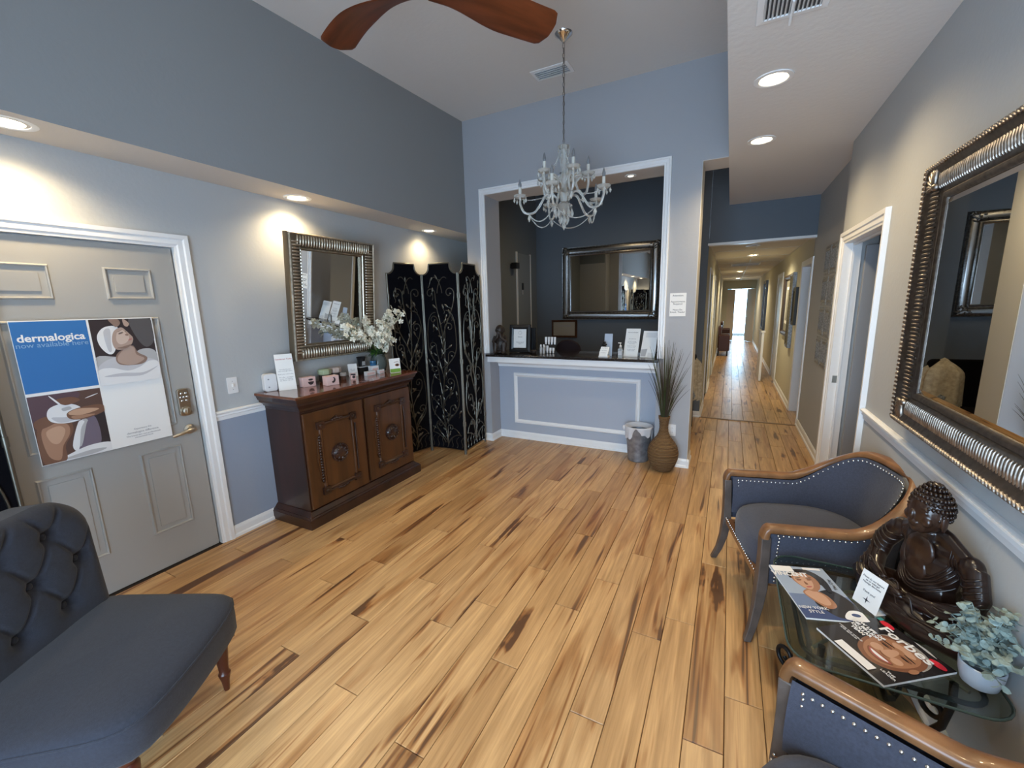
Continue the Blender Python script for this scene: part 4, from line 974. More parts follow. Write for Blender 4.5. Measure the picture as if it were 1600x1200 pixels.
b.tube([(0, .01, .28), (0, -.012, .345)], [.042, .036], 12)
b.ell((.140, .03, .272), (.038, .045, .042)); b.ell((-.140, .03, .272), (.038, .045, .042))
for s_ in (-1, 1):
    b.tube([(s_*.150, .03, .27), (s_*.190, .005, .20), (s_*.190, -.02, .135), (s_*.125, -.09, .110), (s_*.05, -.125, .105)], [.040, .040, .036, .028, .020], 12)
    b.tube([(s_*.06, .02, .055), (s_*.17, -.035, .045), (s_*.210, -.075, .038), (s_*.12, -.140, .030), (-s_*.02, -.155, .026)], [.06, .050, .040, .032, .024], 12)
    b.tube([(s_*.165, .015, .25), (s_*.20, -.0, .15), (s_*.21, -.05, .07)], [.02, .03, .035], 10)
b.ell((0, -.02, .018), (.20, .15, .022), 20, 8); b.ell((.0, -.135, .100), (.055, .03, .018)); b.ell((0, -.06, .05), (.15, .12, .045))
body_ = fused(b, 'robed_body', bd, .0042, STW, 2)
b = MB(STSKIN); b.ell((0, -.034, .262), (.060, .022, .060)); b.ell((0, -.040, .19), (.045, .020, .05)); fused(b, 'bare_chest', bd, .004, STSKIN, 3)
from mathutils.bvhtree import BVHTree
bv = BVHTree.FromPolygons([v.co.copy() for v in body_.data.vertices], [tuple(p.vertices) for p in body_.data.polygons])
def drape(mb, ctrl, r, top=False):
    C = []
    for i in range(len(ctrl)-1):
        a, b_, c_, d_ = ctrl[max(0, i-1)], ctrl[i], ctrl[i+1], ctrl[min(len(ctrl)-1, i+2)]
        for q in range(8):
            t = q/8; C.append([.5*((2*b_[k])+(-a[k]+c_[k])*t+(2*a[k]-5*b_[k]+4*c_[k]-d_[k])*t*t+(-a[k]+3*b_[k]-3*c_[k]+d_[k])*t**3) for k in range(2)])
    P = []
    for p in C:
        h = bv.ray_cast(Vector((p[0], p[1], .6)), Vector((0, 0, -1))) if top else bv.ray_cast(Vector((p[0], -.6, p[1])), Vector((0, 1, 0)))
        if h[0] is not None and (not P or (h[0]-P[-1]).length < .06): P.append(h[0]+h[1]*r*.2)
    if len(P) > 4: m = len(P)-1; mb.tube(P, [r*(.3+.7*max(0, math.sin(PI*i/m))**.5) for i in range(m+1)], 6)
b = MB(STW)
for k in range(8):   # sash folds sweeping in a U below the bare chest
    drape(b, [(-.075-.007*k, .325-.006*k), (-.078-.006*k, .25-.013*k), (-.03, .178-.013*k), (.035, .172-.013*k), (.085+.005*k, .235-.014*k), (.090+.008*k, .315-.010*k)], .0055)
for s_ in (-1, 1):
    for k in range(8): z_ = .265-.023*k; drape(b, [(s_*.115, z_-.012), (s_*.155, z_-.022), (s_*.195, z_+.004), (s_*.225, z_+.03)], .005)
    for k in range(6): drape(b, [(s_*(.245-.004*k), -.02-.020*k), (s_*.18, -.075-.018*k), (s_*.10, -.115-.014*k), (s_*.01, -.135-.012*k)], .0052, True)
b.build('robe_folds', bd, smooth=70, kind='stuff')
b = MB(STSKIN)
b.ell((0, -.03, .405), (.060, .068, .075), 20, 14); b.ell((0, -.055, .365), (.042, .038, .035)); b.ell((0, -.098, .398), (.0105, .015, .020)); b.ell((0, -.092, .372), (.021, .012, .0055)); b.ell((0, -.088, .363), (.017, .012, .006))
b.ell((0, -.075, .346), (.018, .016, .012))
for s_ in (-1, 1):
    b.ell((s_*.026, -.078, .415), (.018, .012, .007)); b.ell((s_*.026, -.083, .428), (.020, .008, .004)); b.ell((s_*.064, -.022, .392), (.007, .016, .034)); b.ell((s_*.033, -.070, .385), (.022, .018, .020))
fused(b, 'head', bd, .0035, STSKIN, 2)
b = MB(STW); b.ell((0, -.012, .430), (.064, .066, .062), 20, 12); b.ell((0, .0, .487), (.030, .030, .026), 14, 8)
for ring, (zz, rr_) in enumerate(((.398, .062), (.415, .067), (.433, .068), (.450, .064), (.466, .056), (.481, .044), (.494, .032), (.505, .020))):
    n = max(6, int(rr_*2*PI/.0135))
    for i in range(n):
        a = 2*PI*(i+.5*(ring % 2))/n
        x_, y_ = rr_*math.cos(a), -.012+rr_*1.03*math.sin(a)
        if y_ < -.045 and zz < .43: continue
        b.ell((x_, y_, zz), .0078, 6, 5)
b.build('hair_curls', bd, smooth=60)
for s_ in (-1, 1):
    h_ = MB(STW); h_.ell((s_*.022, -.148, .112), (.030, .020, .011))
    for k in range(4): h_.tube([(s_*.010, -.155+.009*k, .118), (-s_*.012, -.157+.009*k, .122), (-s_*.028, -.154+.009*k, .120)], [.0055, .0052, .004], 6)
    h_.tube([(s_*.025, -.135, .12), (s_*.012, -.128, .134), (0, -.130, .138)], [.006, .0055, .0045], 6); h_.build('hand', bd, smooth=60)

# monk statuette on the counter
mk = thing('monk_statuette', 'small crouching dark monk figurine at the left end of the counter', 'statue', (-2.40, 4.36, 1.0785), math.radians(15))
STONE = mat('dark_bronze', (.032, .022, .018), .5, vary=.3, vscale=20)
b = MB(STONE); b.ell((0, .02, .10), (.075, .065, .10)); b.ell((0, .02, .18), (.070, .052, .055)); b.ell((0, -.005, .275), (.052, .056, .060), 18, 12); b.ell((0, -.05, .262), (.012, .012, .012)); b.ell((0, .0, .235), (.03, .03, .03))
for s_ in (-1, 1):
    b.tube([(s_*.06, .01, .19), (s_*.075, -.04, .14), (s_*.02, -.065, .19), (s_*.012, -.06, .245)], [.026, .022, .018, .014], 10); b.tube([(s_*.035, .0, .04), (s_*.055, -.06, .11), (s_*.05, -.065, .02)], [.035, .032, .022], 10); b.ell((s_*.05, -.085, .012), (.022, .032, .012)); b.ell((s_*.052, 0, .27), (.008, .014, .020))
b.ell((0, .01, .02), (.085, .08, .022)); b.ell((-.012, -.062, .252), (.016, .012, .014))
fused(b, 'body', mk, .0045, STONE, 2)

# ------------------------------------------------------------------ magazines, card, plant on the table
def magazine(label, loc, ang, th=.006):
    t = thing('magazine', label, 'magazine', loc, ang)
    m_ = MB(PAPER); m_.prism(rrect(-.1, .1, -.136, .136, .001, 1), 0, th-.0008); m_.build('pages', t); return t
def flatset(parent, name, items, z0, step=.00012):
    mb = MB()
    for i, (mt, poly) in enumerate(items):
        poly = clip(poly, -.1, .1, -.136, .136)
        if poly: mb.m(mt); mb.flat(poly, z0+step*i)
    return mb.build(name, parent, fix=False)
def TT(x_, y_, z_, a=0):
    return Matrix.Translation((x_, y_, z_)) @ Matrix.Rotation(a, 4, 'Z')
NAVY = mat('print_navy', (.045, .07, .17), .25); SKY = mat('print_pale_blue', (.30, .37, .48), .25)
GSK = mat('print_gloss_skin', (.50, .29, .19), .25, coat=.3); GSD = mat('print_gloss_skin_dark', (.19, .08, .045), .25, coat=.3); GSM = mat('print_gloss_skin_mid', (.33, .16, .09), .25, coat=.3); GBK = mat('print_gloss_black', (.018, .016, .018), .2, coat=.4); GWH = mat('print_gloss_white', (.75, .75, .76), .25); RED = mat('print_red', (.62, .03, .05), .25); TEAL = mat('print_teal', (.05, .25, .25), .25)
rc = lambda a, b, c, d: [(a, c), (b, c), (b, d), (a, d)]
m1 = magazine('blue magazine with a portrait cover and white address label, left on the glass table', (.362, 1.82, ZT), math.radians(17.6), .007); m1.scale = (1.03, 1.15, 1)
flatset(m1, 'cover_print', [(SKY, rc(-.1, .1, -.136, .136)), (mat('print_mid_blue', (.14, .19, .31), .25), rc(-.1, .1, -.136, -.02)), (NAVY, rc(-.1, .1, -.136, -.09)), (GBK, blob([(-.03, -.06), (.0, -.01), (.06, .01), (.095, -.04), (.098, -.12), (.02, -.125), (-.01, -.10)])), (GSM, blob([(-.045, -.01), (-.01, .01), (.03, -.02), (.035, -.07), (.0, -.085), (-.03, -.05)])), (GSK, blob([(-.04, -.012), (-.01, .004), (.02, -.02), (.022, -.06), (.0, -.07), (-.025, -.045)])),
    (GBK, blob([(-.055, .07), (-.03, .115), (.03, .118), (.062, .085), (.058, .03), (.03, .04), (-.03, .06)])), (GSM, blob([(-.048, .06), (-.03, .095), (.02, .095), (.04, .06), (.03, .02), (.0, -.004), (-.03, .015)])), (GSK, blob([(-.042, .06), (-.025, .088), (.008, .088), (.018, .055), (.008, .022), (-.010, .006), (-.032, .022)])), (GSD, circ(-.026, .056, .010, .004, rot=.2)), (GSD, circ(.012, .060, .010, .004, rot=.2)), (GBK, circ(-.026, .066, .012, .002, rot=.2)), (GBK, circ(.014, .070, .012, .002, rot=.2)), (GSD, blob([(-.012, .05), (-.004, .034), (-.014, .032)])), (mat('print_lips', (.36, .10, .09), .25), circ(-.008, .020, .011, .0035, rot=.2)),
    (GBK, blob([(-.012, .11), (.03, .118), (.068, .07), (.062, .005), (.045, .0), (.04, .05), (.03, .085)])), (GWH, blob([(.03, -.128), (.06, -.09), (.098, -.092), (.098, -.132)])), (NAVY, circ(.072, -.108, .014, .008)), (GWH, rc(-.095, -.02, .10, .134)), (GWH, rc(.02, .085, .118, .130))], .0063, .0001)
text('VINCENT', .030, TT(-.045, .085, .0086), GWH, m1, 'masthead', bold=.001)
text('NEW YORK\nSTYLE', .018, TT(-.052, -.098, .0086), GWH, m1, 'print'); text('The City', .016, TT(.082, .04, .0086, PI/2), GBK, m1, 'print')
m2 = magazine('black magazine with a smiling portrait and white masthead, right on the glass table', (.507, 1.582, ZT), math.radians(-54), .008); m2.scale = (1.15, .95, 1)
flatset(m2, 'cover_print', [(GBK, rc(-.1, .1, -.136, .136)), (mat('print_grey_hair', (.28, .27, .26), .25), blob([(-.045, .03), (-.03, .09), (.02, .112), (.07, .09), (.085, .03), (.06, .06), (.02, .08), (-.02, .06)])), (GSD, blob([(-.042, -.02), (-.045, .04), (-.02, .085), (.02, .098), (.065, .08), (.083, .03), (.076, -.03), (.055, -.072), (.02, -.09), (-.02, -.07)])), (GSM, blob([(-.032, -.02), (-.036, .04), (-.01, .075), (.02, .085), (.055, .07), (.070, .03), (.064, -.03), (.045, -.062), (.02, -.075), (-.01, -.06)])),
    (GSK, blob([(-.01, .062), (.02, .075), (.05, .06), (.04, .045), (.02, .05), (.0, .045)])), (GSK, circ(-.008, -.010, .015, .017)), (GSK, circ(.046, -.010, .014, .016)), (GSK, blob([(.012, .03), (.026, .03), (.033, -.012), (.020, -.020), (.006, -.012)])), (GSD, circ(-.006, .024, .017, .0065)), (GSD, circ(.045, .026, .016, .0065)), (GBK, circ(-.006, .021, .010, .003)), (GBK, circ(.045, .023, .010, .003)), (GBK, circ(-.008, .037, .017, .0025, rot=.12)), (GBK, circ(.047, .039, .016, .0025, rot=-.1)), (GSD, blob([(.004, -.016), (.020, -.023), (.036, -.015), (.020, -.028)])),
    (GSD, blob([(-.014, -.034), (.02, -.032), (.054, -.034), (.04, -.056), (.02, -.062), (.0, -.056)])), (mat('print_lips', (.36, .10, .09), .25), blob([(-.010, -.036), (.02, -.035), (.050, -.036), (.036, -.052), (.02, -.056), (.004, -.052)])), (GWH, blob([(-.004, -.039), (.02, -.038), (.044, -.039), (.034, -.047), (.02, -.049), (.006, -.047)])), (GSM, circ(.082, .0, .007, .018)),
    (RED, circ(-.068, .118, .020, .013)), (RED, circ(.075, .104, .020, .013)), (GWH, rc(-.045, .055, -.132, -.100)), (TEAL, rc(-.098, -.085, .115, .134)), (PGR, blob([(.0, .13), (.03, .134), (.06, .125), (.03, .124)]))], .0073, .0001)
text('Forbes', .052, TT(.005, .088, .0102), GWH, m2, 'masthead', sx=.95, bold=.001)
text('NEW LIFE OF\nTHE BILLION\nDOLLAR\nTEAM', .0155, TT(-.066, .015, .0102), GWH, m2, 'headline', bold=.0007); text('INSIDE THE WORLD\nAND BEYOND', .008, TT(-.064, -.045, .0102), GWH, m2, 'print'); text('THE\nLEADER', .011, TT(.078, -.085, .0102), GWH, m2, 'print')
# folded card
cd = thing('table_card', 'small white standing card with a black star on the glass table', 'card', (.508, 1.800, ZT), math.radians(-58))
m_ = MB(PAPER); Mc = Matrix.Rotation(math.radians(-14), 4, 'X')
m_.add([(-.048, 0, 0), (.048, 0, 0), (.048, 0, .13), (-.048, 0, .13), (-.048, .0008, 0), (.048, .0008, 0), (.048, .0008, .13), (-.048, .0008, .13)], [(0, 1, 2, 3), (4, 5, 6, 7), (0, 1, 5, 4), (1, 2, 6, 5), (2, 3, 7, 6), (3, 0, 4, 7)], Mc); 
m_.box(-.048, .048, .0, .05, 0, .0008); m_.build('folded_paper', cd)
text('Please do not feature\nup or enlarge!\nMassage discounts', .0095, Mc @ FR(0, -.0005, .098), INK, cd, 'print'); text('Thank you!', .0105, Mc @ FR(0, -.0005, .058), INK, cd, 'print')
m_ = MB(INK)
st_ = []
for k in range(8): a = k*PI/4; r_ = .0155 if k % 2 == 0 else .0035; st_.append((r_*math.cos(a), r_*math.sin(a)))
m_.flat(st_, .0007, Mc @ FR(0, 0, .030)); m_.build('star_emblem', cd, fix=False)

# eucalyptus in a white pot
LEAF = mat('eucalyptus_leaf', (.22, .29, .275), .6, vary=.3, vscale=30)
ep_ = thing('potted_plant', 'pale green eucalyptus in a small white pot at the right table edge', 'plant', (.718, 1.545, ZT))
m_ = MB(mat('white_ceramic', (.46, .50, .56), .3)); m_.lathe([(.030, 0), (.040, .008), (.048, .04), (.050, .068), (.046, .070), (.043, .04), (.03, .02)], 28); m_.build('pot', ep_, smooth=50)
for k in range(40):
    rnd = random.Random(k+50); a = rnd.uniform(0, 2*PI); rr_ = rnd.uniform(.03, .16); h_ = rnd.uniform(.05, .19)*(1.2-rr_*3.2)
    tip = Vector((min(.055, rr_*math.cos(a)*.8), rr_*math.sin(a)*.8, .06+h_)); P = [Vector((0, 0, .055)), Vector((tip.x*.3, tip.y*.3, .07+h_*.6)), tip]
    P = [P[0]*(1-t)**2+P[1]*2*t*(1-t)+P[2]*t*t for t in [i/9 for i in range(10)]]
    m_ = MB(LEAF); m_.tube(P, .0012, 4)
    for i in range(2, 10):
        for s_ in (-1, 1):
            q = P[i]; d = (P[i]-P[i-1]).normalized(); side = d.cross(Vector((rnd.uniform(-1, 1), rnd.uniform(-1, 1), 1))).normalized()*s_
            R = side.to_track_quat('X', 'Z').to_matrix() @ Matrix.Rotation(rnd.uniform(-.7, .7), 3, 'X')
            l_ = rnd.uniform(.009, .0135); pts = [R @ Vector((l_+l_*math.cos(b_), .8*l_*math.sin(b_), .15*l_*math.cos(2*b_))) for b_ in [2*PI*j/7 for j in range(7)]]
            m_.add([q+p for p in pts], [tuple(range(7))])
    m_.build('sprig', ep_, fix=False)

# ------------------------------------------------------------------ sideboard items (z 1.03)
ZC = 1.0305
def paper_sign(label, loc, rz, w_, h_, lean, body, title=None, name='tent_sign', tcol=None, back=True, size=.011, tsize=.016):
    t = thing(name, label, 'sign', loc, rz)
    Mc = Matrix.Rotation(math.radians(-lean), 4, 'X')
    m_ = MB(PAPER); M = Mc @ FR(0, 0, h_/2); m_.prism(rrect(-w_/2, w_/2, -h_/2, h_/2, .001, 1), -.0015, 0, M); m_.build('sheet', t)
    m_ = MB(PANE); m_.prism([(0, 0), (h_*math.sin(math.radians(lean))*1.6+.03, 0), (h_*math.sin(math.radians(lean))*.6, h_*.6)], -w_*.3, w_*.3, Matrix(((0, 0, 1, 0), (1, 0, 0, .003), (0, 1, 0, 0), (0, 0, 0, 1)))) if False else m_.box(-w_/2, w_/2, .002, h_*.35, 0, .003); m_.build('stand_foot', t)
    if title: text(title, tsize, Mc @ FR(0, -.0006, h_*.86), tcol or INK, t, 'heading')
    if body: text(body, size, Mc @ FR(0, -.0006, h_*.42), INKG, t, 'print')
    return t, Mc
REDI = mat('red_ink', (.45, .05, .06), .6); PINK = mat('pink_card', (.72, .50, .47), .55)
paper_sign('tall white printed sign with a red heading at the left end of the sideboard', (-3.01, 2.035, ZC), math.radians(62), .125, .285, 17, 'Introducing our\nnew massage menu\n\nBook your visit today\n\nWe offer massages,\nfacials and waxing\n60, 90 or 120 min', 'Gentleman Today', tcol=REDI, size=.0125)
dv = thing('white_device', 'white plastic dispenser leaning at the wall behind the tall sign', 'dispenser', (-3.105, 1.955, ZC), math.radians(75))
m_ = MB(PWH); m_.prism(rrect(-.045, .045, 0, .135, .02, 5), -.03, .03, FR()); m_.build('body', dv, bevel=.004)
m_ = MB(INKG); m_.lathe([(.006, 0), (.006, .002)], 10, FR(-.015, -.03, .095)); m_.lathe([(.006, 0), (.006, .002)], 10, FR(-.015, -.03, .035)); m_.build('screws', dv)
def pinkbox(label, loc, rz, crescent):
    t = thing('gift_box', label, 'box', loc, rz, None)
    m_ = MB(PINK); m_.box(-.052, .052, -.034, .034, 0, .076); m_.build('carton', t, bevel=.0015)
    m_ = MB(PDK); m_.prism(circ(.012, .030, .024, .026, 20, -PI, 0) if not crescent else circ(.0, .034, .022, .024, 16, -1.9, 1.2)+circ(-.006, .040, .014, .016, 16, -1.9, 1.2)[::-1], 0, .0006, FR(0, -.034, .010)); m_.flat(circ(.012, .056, .02, .008), .0008, FR(0, -.034, 0)) if not crescent else None; m_.build('printed_motif', t)
pinkbox('pink carton with dark round motif, left of the two on the sideboard', (-3.00, 2.20, ZC), math.radians(80), False)
pinkbox('pink carton with dark crescent motif, right of the two on the sideboard', (-2.865, 2.315, ZC), math.radians(80), True)
for lab, loc, top in (('dark candle jar with pale green lid behind the pink cartons', (-3.065, 2.42, ZC), (.40, .47, .30)), ('dark candle jar with pale pink lid beside the green-lidded jar', (-3.075, 2.535, ZC), (.55, .46, .42))):
    t = thing('candle_jar', lab, 'jar', loc)
    m_ = MB(mat('smoked_glass', (.05, .045, .045), .15)); m_.lathe([(.040, 0), (.046, .01), (.048, .05), (.044, .06)], 24); m_.build('jar', t, smooth=50)
    m_ = MB(mat('lid_%d' % int(top[0]*100), top, .4)); m_.lathe([(.049, .058), (.056, .064), (.056, .098), (.046, .106), (.001, .108)], 8); m_.build('lid', t, bevel=.003)
paper_sign('small pale printed card in a clear stand beside the two jars', (-3.03, 2.70, ZC), math.radians(60), .08, .115, 14, 'Gift cards\navailable\n\nAsk us today', size=.011)
t = thing('small_jar', 'small grey-lidded jar in front of the pale card', 'jar', (-2.985, 2.545, ZC)); m_ = MB(PBR); m_.lathe([(.02, 0), (.022, .03), (.018, .034)], 16); m_.build('jar', t, smooth=50); m_ = MB(PGR); m_.lathe([(.026, .033), (.026, .055), (.022, .058), (.001, .058)], 16); m_.build('lid', t, smooth=40)
t = thing('gift_box', 'small pink and dark patterned box leaning before the pale card', 'box', (-2.90, 2.575, ZC), math.radians(60)); m_ = MB(PINK); m_.box(-.022, .022, -.012, .012, 0, .055, ); m_.build('carton', t, bevel=.001); m_ = MB(PDK); m_.flat(circ(.004, .022, .013), .0006, FR(0, -.012, 0)); m_.flat([(-.02, .04), (.02, .035), (.02, .05), (-.02, .053)], .0006, FR(0, -.012, 0)); m_.build('printed_motif', t, fix=False)
t = thing('black_box', 'matt black product box under the black cup on the sideboard', 'box', (-3.07, 2.84, ZC), math.radians(85)); m_ = MB(BLACK); m_.box(-.045, .045, -.035, .035, 0, .065); m_.build('carton', t, bevel=.001); m_ = MB(PWH); m_.box(-.046, .046, -.036, .036, .065, .070); m_.build('white_lid', t)
t = thing('candle_cup', 'flared black cup candle standing on the black box', 'candle', (-3.07, 2.84, ZC+.0705)); m_ = MB(BLACK); m_.lathe([(.028, 0), (.030, .01), (.036, .07), (.044, .088), (.042, .090), (.034, .078)], 20); m_.build('cup', t, smooth=50); m_ = MB(PGR); m_.box(.012, .0335, -.016, .016, .012, .05); m_.build('label_patch', t)
for lab, loc, sz in (('long low white and pink carton front of the black box', (-2.93, 2.80, ZC), (.05, .018, .038)), ('white carton stack bottom under the blue jar', (-2.975, 2.895, ZC), (.04, .025, .075)), ('flat white carton right of the white stack', (-2.92, 2.925, ZC), (.03, .02, .035))):
    t = thing('product_carton', lab, 'box', loc, math.radians(82)); m_ = MB(PWH); m_.box(-sz[0], sz[0], -sz[1], sz[1], 0, sz[2]); m_.build('carton', t, bevel=.001); m_ = MB(PINK); m_.box(-sz[0]*.8, sz[0]*.8, -sz[1]-.0006, -sz[1], sz[2]*.15, sz[2]*.7); m_.build('pink_panel', t)
t = thing('blue_jar', 'blue jar with dark bands standing on the white carton', 'jar', (-2.975, 2.895, ZC+.0755)); m_ = MB(mat('blue_jar', (.03, .12, .24), .25)); m_.lathe([(.026, 0), (.030, .006), (.030, .022), (.026, .024), (.030, .028), (.030, .046), (.001, .048)], 20); m_.build('jar', t, smooth=40)
t, Mc = paper_sign('white and green card with an eye picture at the right end of the sideboard', (-2.80, 3.0, ZC), math.radians(62), .105, .135, 8, None)
m_ = MB(mat('print_green', (.18, .36, .05), .5)); m_.flat(rc(-.05, .05, -.064, -.030), .0004, Mc @ FR(0, 0, .0675)); m_.m(mat('print_brow', (.18, .09, .06), .5)); m_.flat([(-.01, .028), (.03, .034), (.045, .025), (.03, .038), (.0, .034)], .0004, Mc @ FR(0, 0, .0675)); m_.m(GSM); m_.flat(circ(.022, .004, .022, .013), .0004, Mc @ FR(0, 0, .0675)); m_.m(GBK); m_.flat(circ(.022, .004, .010), .0006, Mc @ FR(0, 0, .0675)); m_.build('eye_print', t, fix=False)

# orchid arrangement in a glass vase
fl = thing('flower_vase', 'white orchid sprays and greenery in a smoky glass vase on the sideboard', 'vase', (-3.005, 2.995, ZC))
m_ = MB(mat('smoky_glass_vase', (.20, .235, .22), .12, trans=.55, ior=1.3)); m_.lathe([(.045, 0), (.062, .01), (.078, .06), (.080, .10), (.066, .15), (.060, .165), (.064, .175), (.060, .174), (.056, .16), (.070, .10), (.05, .02)], 32); m_.build('glass_vase', fl, smooth=60)
GRN = mat('leaf_green', (.06, .16, .025), .5, vary=.3, vscale=30); DGR = mat('dark_leaf_green', (.03, .07, .025), .5); PET = mat('white_petal', (.82, .80, .68), .55)
for k in range(5):
    rnd = random.Random(k+9); m_ = MB(GRN if k < 2 else DGR)
    for i in range(26):
        a = rnd.uniform(0, 2*PI) if k > 1 else rnd.uniform(3.6, 5.4); l_ = rnd.uniform(.05, .12); z_ = .15+rnd.uniform(0, .04)
        p0 = Vector((.03*math.cos(a), .03*math.sin(a), z_)); p1 = p0+Vector((l_*math.cos(a)*.85, l_*math.sin(a), rnd.uniform(-.02, .07))); s_ = Vector((-math.sin(a), math.cos(a), 0))*.008; mm = (p0+p1)/2+Vector((0, 0, .015))
        m_.add([p0, mm+s_, p1, mm-s_], [(0, 1, 2, 3)])
    m_.build('leaf_cluster', fl, fix=False)
def blossom_mesh(seed):
    rnd = random.Random(seed); mb = MB(PET)
    for k in range(5):
        a = 2*PI*k/5+rnd.uniform(-.2, .2); R = Matrix.Rotation(a, 3, 'Z')
        pts = [R @ Vector(p) for p in ((.001, 0, 0), (.008, -.007, .004), (.018, -.007, .005), (.022, 0, .001), (.018, .007, .005), (.008, .007, .004))]
        mb.add(pts, [tuple(range(6))])
    mb.ell((0, 0, .004), (.004, .004, .005), 6, 4)
    return mb
bm_ = [blossom_mesh(s_) for s_ in range(3)]; bdat = []
for q in bm_:
    o = q.build('blossom', fl, fix=False); bdat.append(o.data); bpy.data.objects.remove(o)
rnd = random.Random(4)
# sprays: (tip offset y, tip z, x)
for ty, tz, tx, nb in ((-.50, .50, .10, 22), (-.42, .42, .08, 14), (-.20, .52, .03, 20), (-.14, .40, .07, 20), (.0, .47, .06, 22), (.06, .42, .10, 20), (.16, .60, .06, 22), (.24, .55, .10, 20), (.10, .50, .02, 18), (-.06, .36, .10, 20), (.08, .33, .12, 18)):
    P = [Vector((0, 0, .14)), Vector((tx*.4, ty*.15, .14+(tz-.14)*.55)), Vector((tx+.02, ty*.8, tz-.02)), Vector((tx+.02, ty, tz-.06 if abs(ty) > .3 else tz))]
    C = [P[0]*(1-t)**3+P[1]*3*t*(1-t)**2+P[2]*3*t*t*(1-t)+P[3]*t**3 for t in [i/16 for i in range(17)]]
    m_ = MB(GRN); m_.tube(C, .002, 5); m_.build('stem', fl)
    for i in range(int(nb*1.15)):
        f = 6+10*i/(nb*1.15); c = C[min(16, int(f))]+Vector((rnd.uniform(-.03, .03), rnd.uniform(-.035, .035), rnd.uniform(-.035, .03)))
        o = bpy.data.objects.new('blossom', rnd.choice(bdat)); COL.objects.link(o); o.parent = fl; o.location = c; o.scale = (1.3, 1.3, 1.3); o.rotation_euler = (rnd.uniform(.6, 1.8), rnd.uniform(-.5, .5), rnd.uniform(.8, 2.4))

# ------------------------------------------------------------------ items on the reception counter (top z 1.078)
ZR = 1.0785
fr = thing('framed_notice', 'white notice in a wide black frame on the left of the counter', 'frame', (-2.20, 4.47, ZR), math.radians(3))
Mc = Matrix.Rotation(math.radians(-6), 4, 'X')
m_ = MB(BLACK); m_.frame(.165, .22, [(0, 0), (0, .008), (.02, .016), (.05, .012), (.055, 0)], Mc @ FR(0, 0, .167)); m_.prism(rc(-.09, .09, -.12, .12), -.004, .001, Mc @ FR(0, 0, .167)); m_.build('frame', fr)
m_ = MB(PAPER); m_.flat(rc(-.082, .082, -.11, .11), .002, Mc @ FR(0, 0, .167)); m_.build('sheet', fr, fix=False)
m_ = MB(INKG); m_.tube([(.02*math.cos(a), .02*math.sin(a), .0025) for a in [2*PI*i/20 for i in range(20)]], .0012, 4, closed=True, M=Mc @ FR(0, 0, .235)); m_.build('crest_mark', fr)
text('Welcome', .014, Mc @ FR(0, -.0025, .185), INK, fr, 'print'); text('Please have a seat and\nwe will be with you\nshortly', .0115, Mc @ FR(0, -.0025, .115), INK, fr, 'print')
t = thing('framed_notice', 'plain black frame standing directly behind the white notice', 'frame', (-2.13, 4.545, ZR), math.radians(3))
m_ = MB(BLACK); m_.frame(.15, .22, [(0, 0), (0, .008), (.03, .012), (.035, 0)], FR(0, 0, .147)); m_.prism(rc(-.08, .08, -.12, .12), -.004, .001, FR(0, 0, .147)); m_.build('frame', t)
t = thing('small_bowl', 'small dark round bowl in front of the black frame', 'bowl', (-1.985, 4.40, ZR)); m_ = MB(STONE); m_.lathe([(.02, 0), (.034, .012), (.040, .038), (.036, .040), (.028, .016), (.001, .010)], 18); m_.build('bowl', t, smooth=50)
td = thing('tube_display', 'clear tiered display rack for small white tubes on the counter', 'rack', (-1.84, 4.52, ZR)); m_ = MB(PANE); m_.box(-.075, .075, -.03, .06, 0, .003); m_.box(-.075, .075, .0, .06, .095, .098); m_.box(-.075, -.073, 0, .06, 0, .098); m_.box(.073, .075, 0, .06, 0, .098); m_.build('rack', td)
ORD = ('leftmost', 'second from the left', 'third from the left', 'rightmost')
def tube_item(x_, y_, z_, h_, lab, inv=False):
    t = thing('cosmetic_tube', lab, 'tube', (x_, y_, z_), 0, 'white tubes on the clear counter rack')
    m_ = MB(PWH); m_.lathe([(.010, 0), (.011, .02), (.0115, .024)], 12); m_.build('cap', t, smooth=40)
    m_ = MB(PWH); n = 12; vs = []
    for fz, rx, ry in ((.024, .0135, .0135), (h_*.6, .0145, .010), (h_, .0155, .0015)):
        for i in range(n): a = 2*PI*i/n; vs.append((rx*math.cos(a), ry*math.sin(a), fz))
    m_.add(vs, [(j*n+i, j*n+(i+1) % n, (j+1)*n+(i+1) % n, (j+1)*n+i) for j in range(2) for i in range(n)]+[tuple(2*n+i for i in range(n)), tuple(range(n))[::-1]]); m_.build('body', t, smooth=50)
    return t
labT = 'white cosmetic tube on the upper tier of the clear counter rack, %s'; labB = 'white cosmetic tube on the lower tier of the clear counter rack, %s'
for i in range(4):
    o = tube_item(-1.895+i*.037, 4.55, ZR+.0985, .085, labT % ORD[i]); o['group'] = 'white tubes on the upper rack tier'
for i in range(4):
    o = tube_item(-1.895+i*.037, 4.50, ZR+.003, .085 if i < 2 else .06, labB % ORD[i]); o['group'] = 'white tubes on the lower rack front'
for i in range(2):
    t = thing('spray_bottle', 'slim white spray bottle before the tube rack, %s of the two' % ('left', 'right')[i], 'bottle', (-1.915+i*.036, 4.445, ZR), 0, 'slim spray bottles at the rack'); m_ = MB(PGR); m_.lathe([(.014, 0), (.015, .01), (.015, .07), (.006, .078)], 14); m_.build('bottle', t, smooth=40); m_ = MB(PWH); m_.lathe([(.010, .078), (.010, .10), (.006, .105)], 12); m_.build('cap', t, smooth=40)
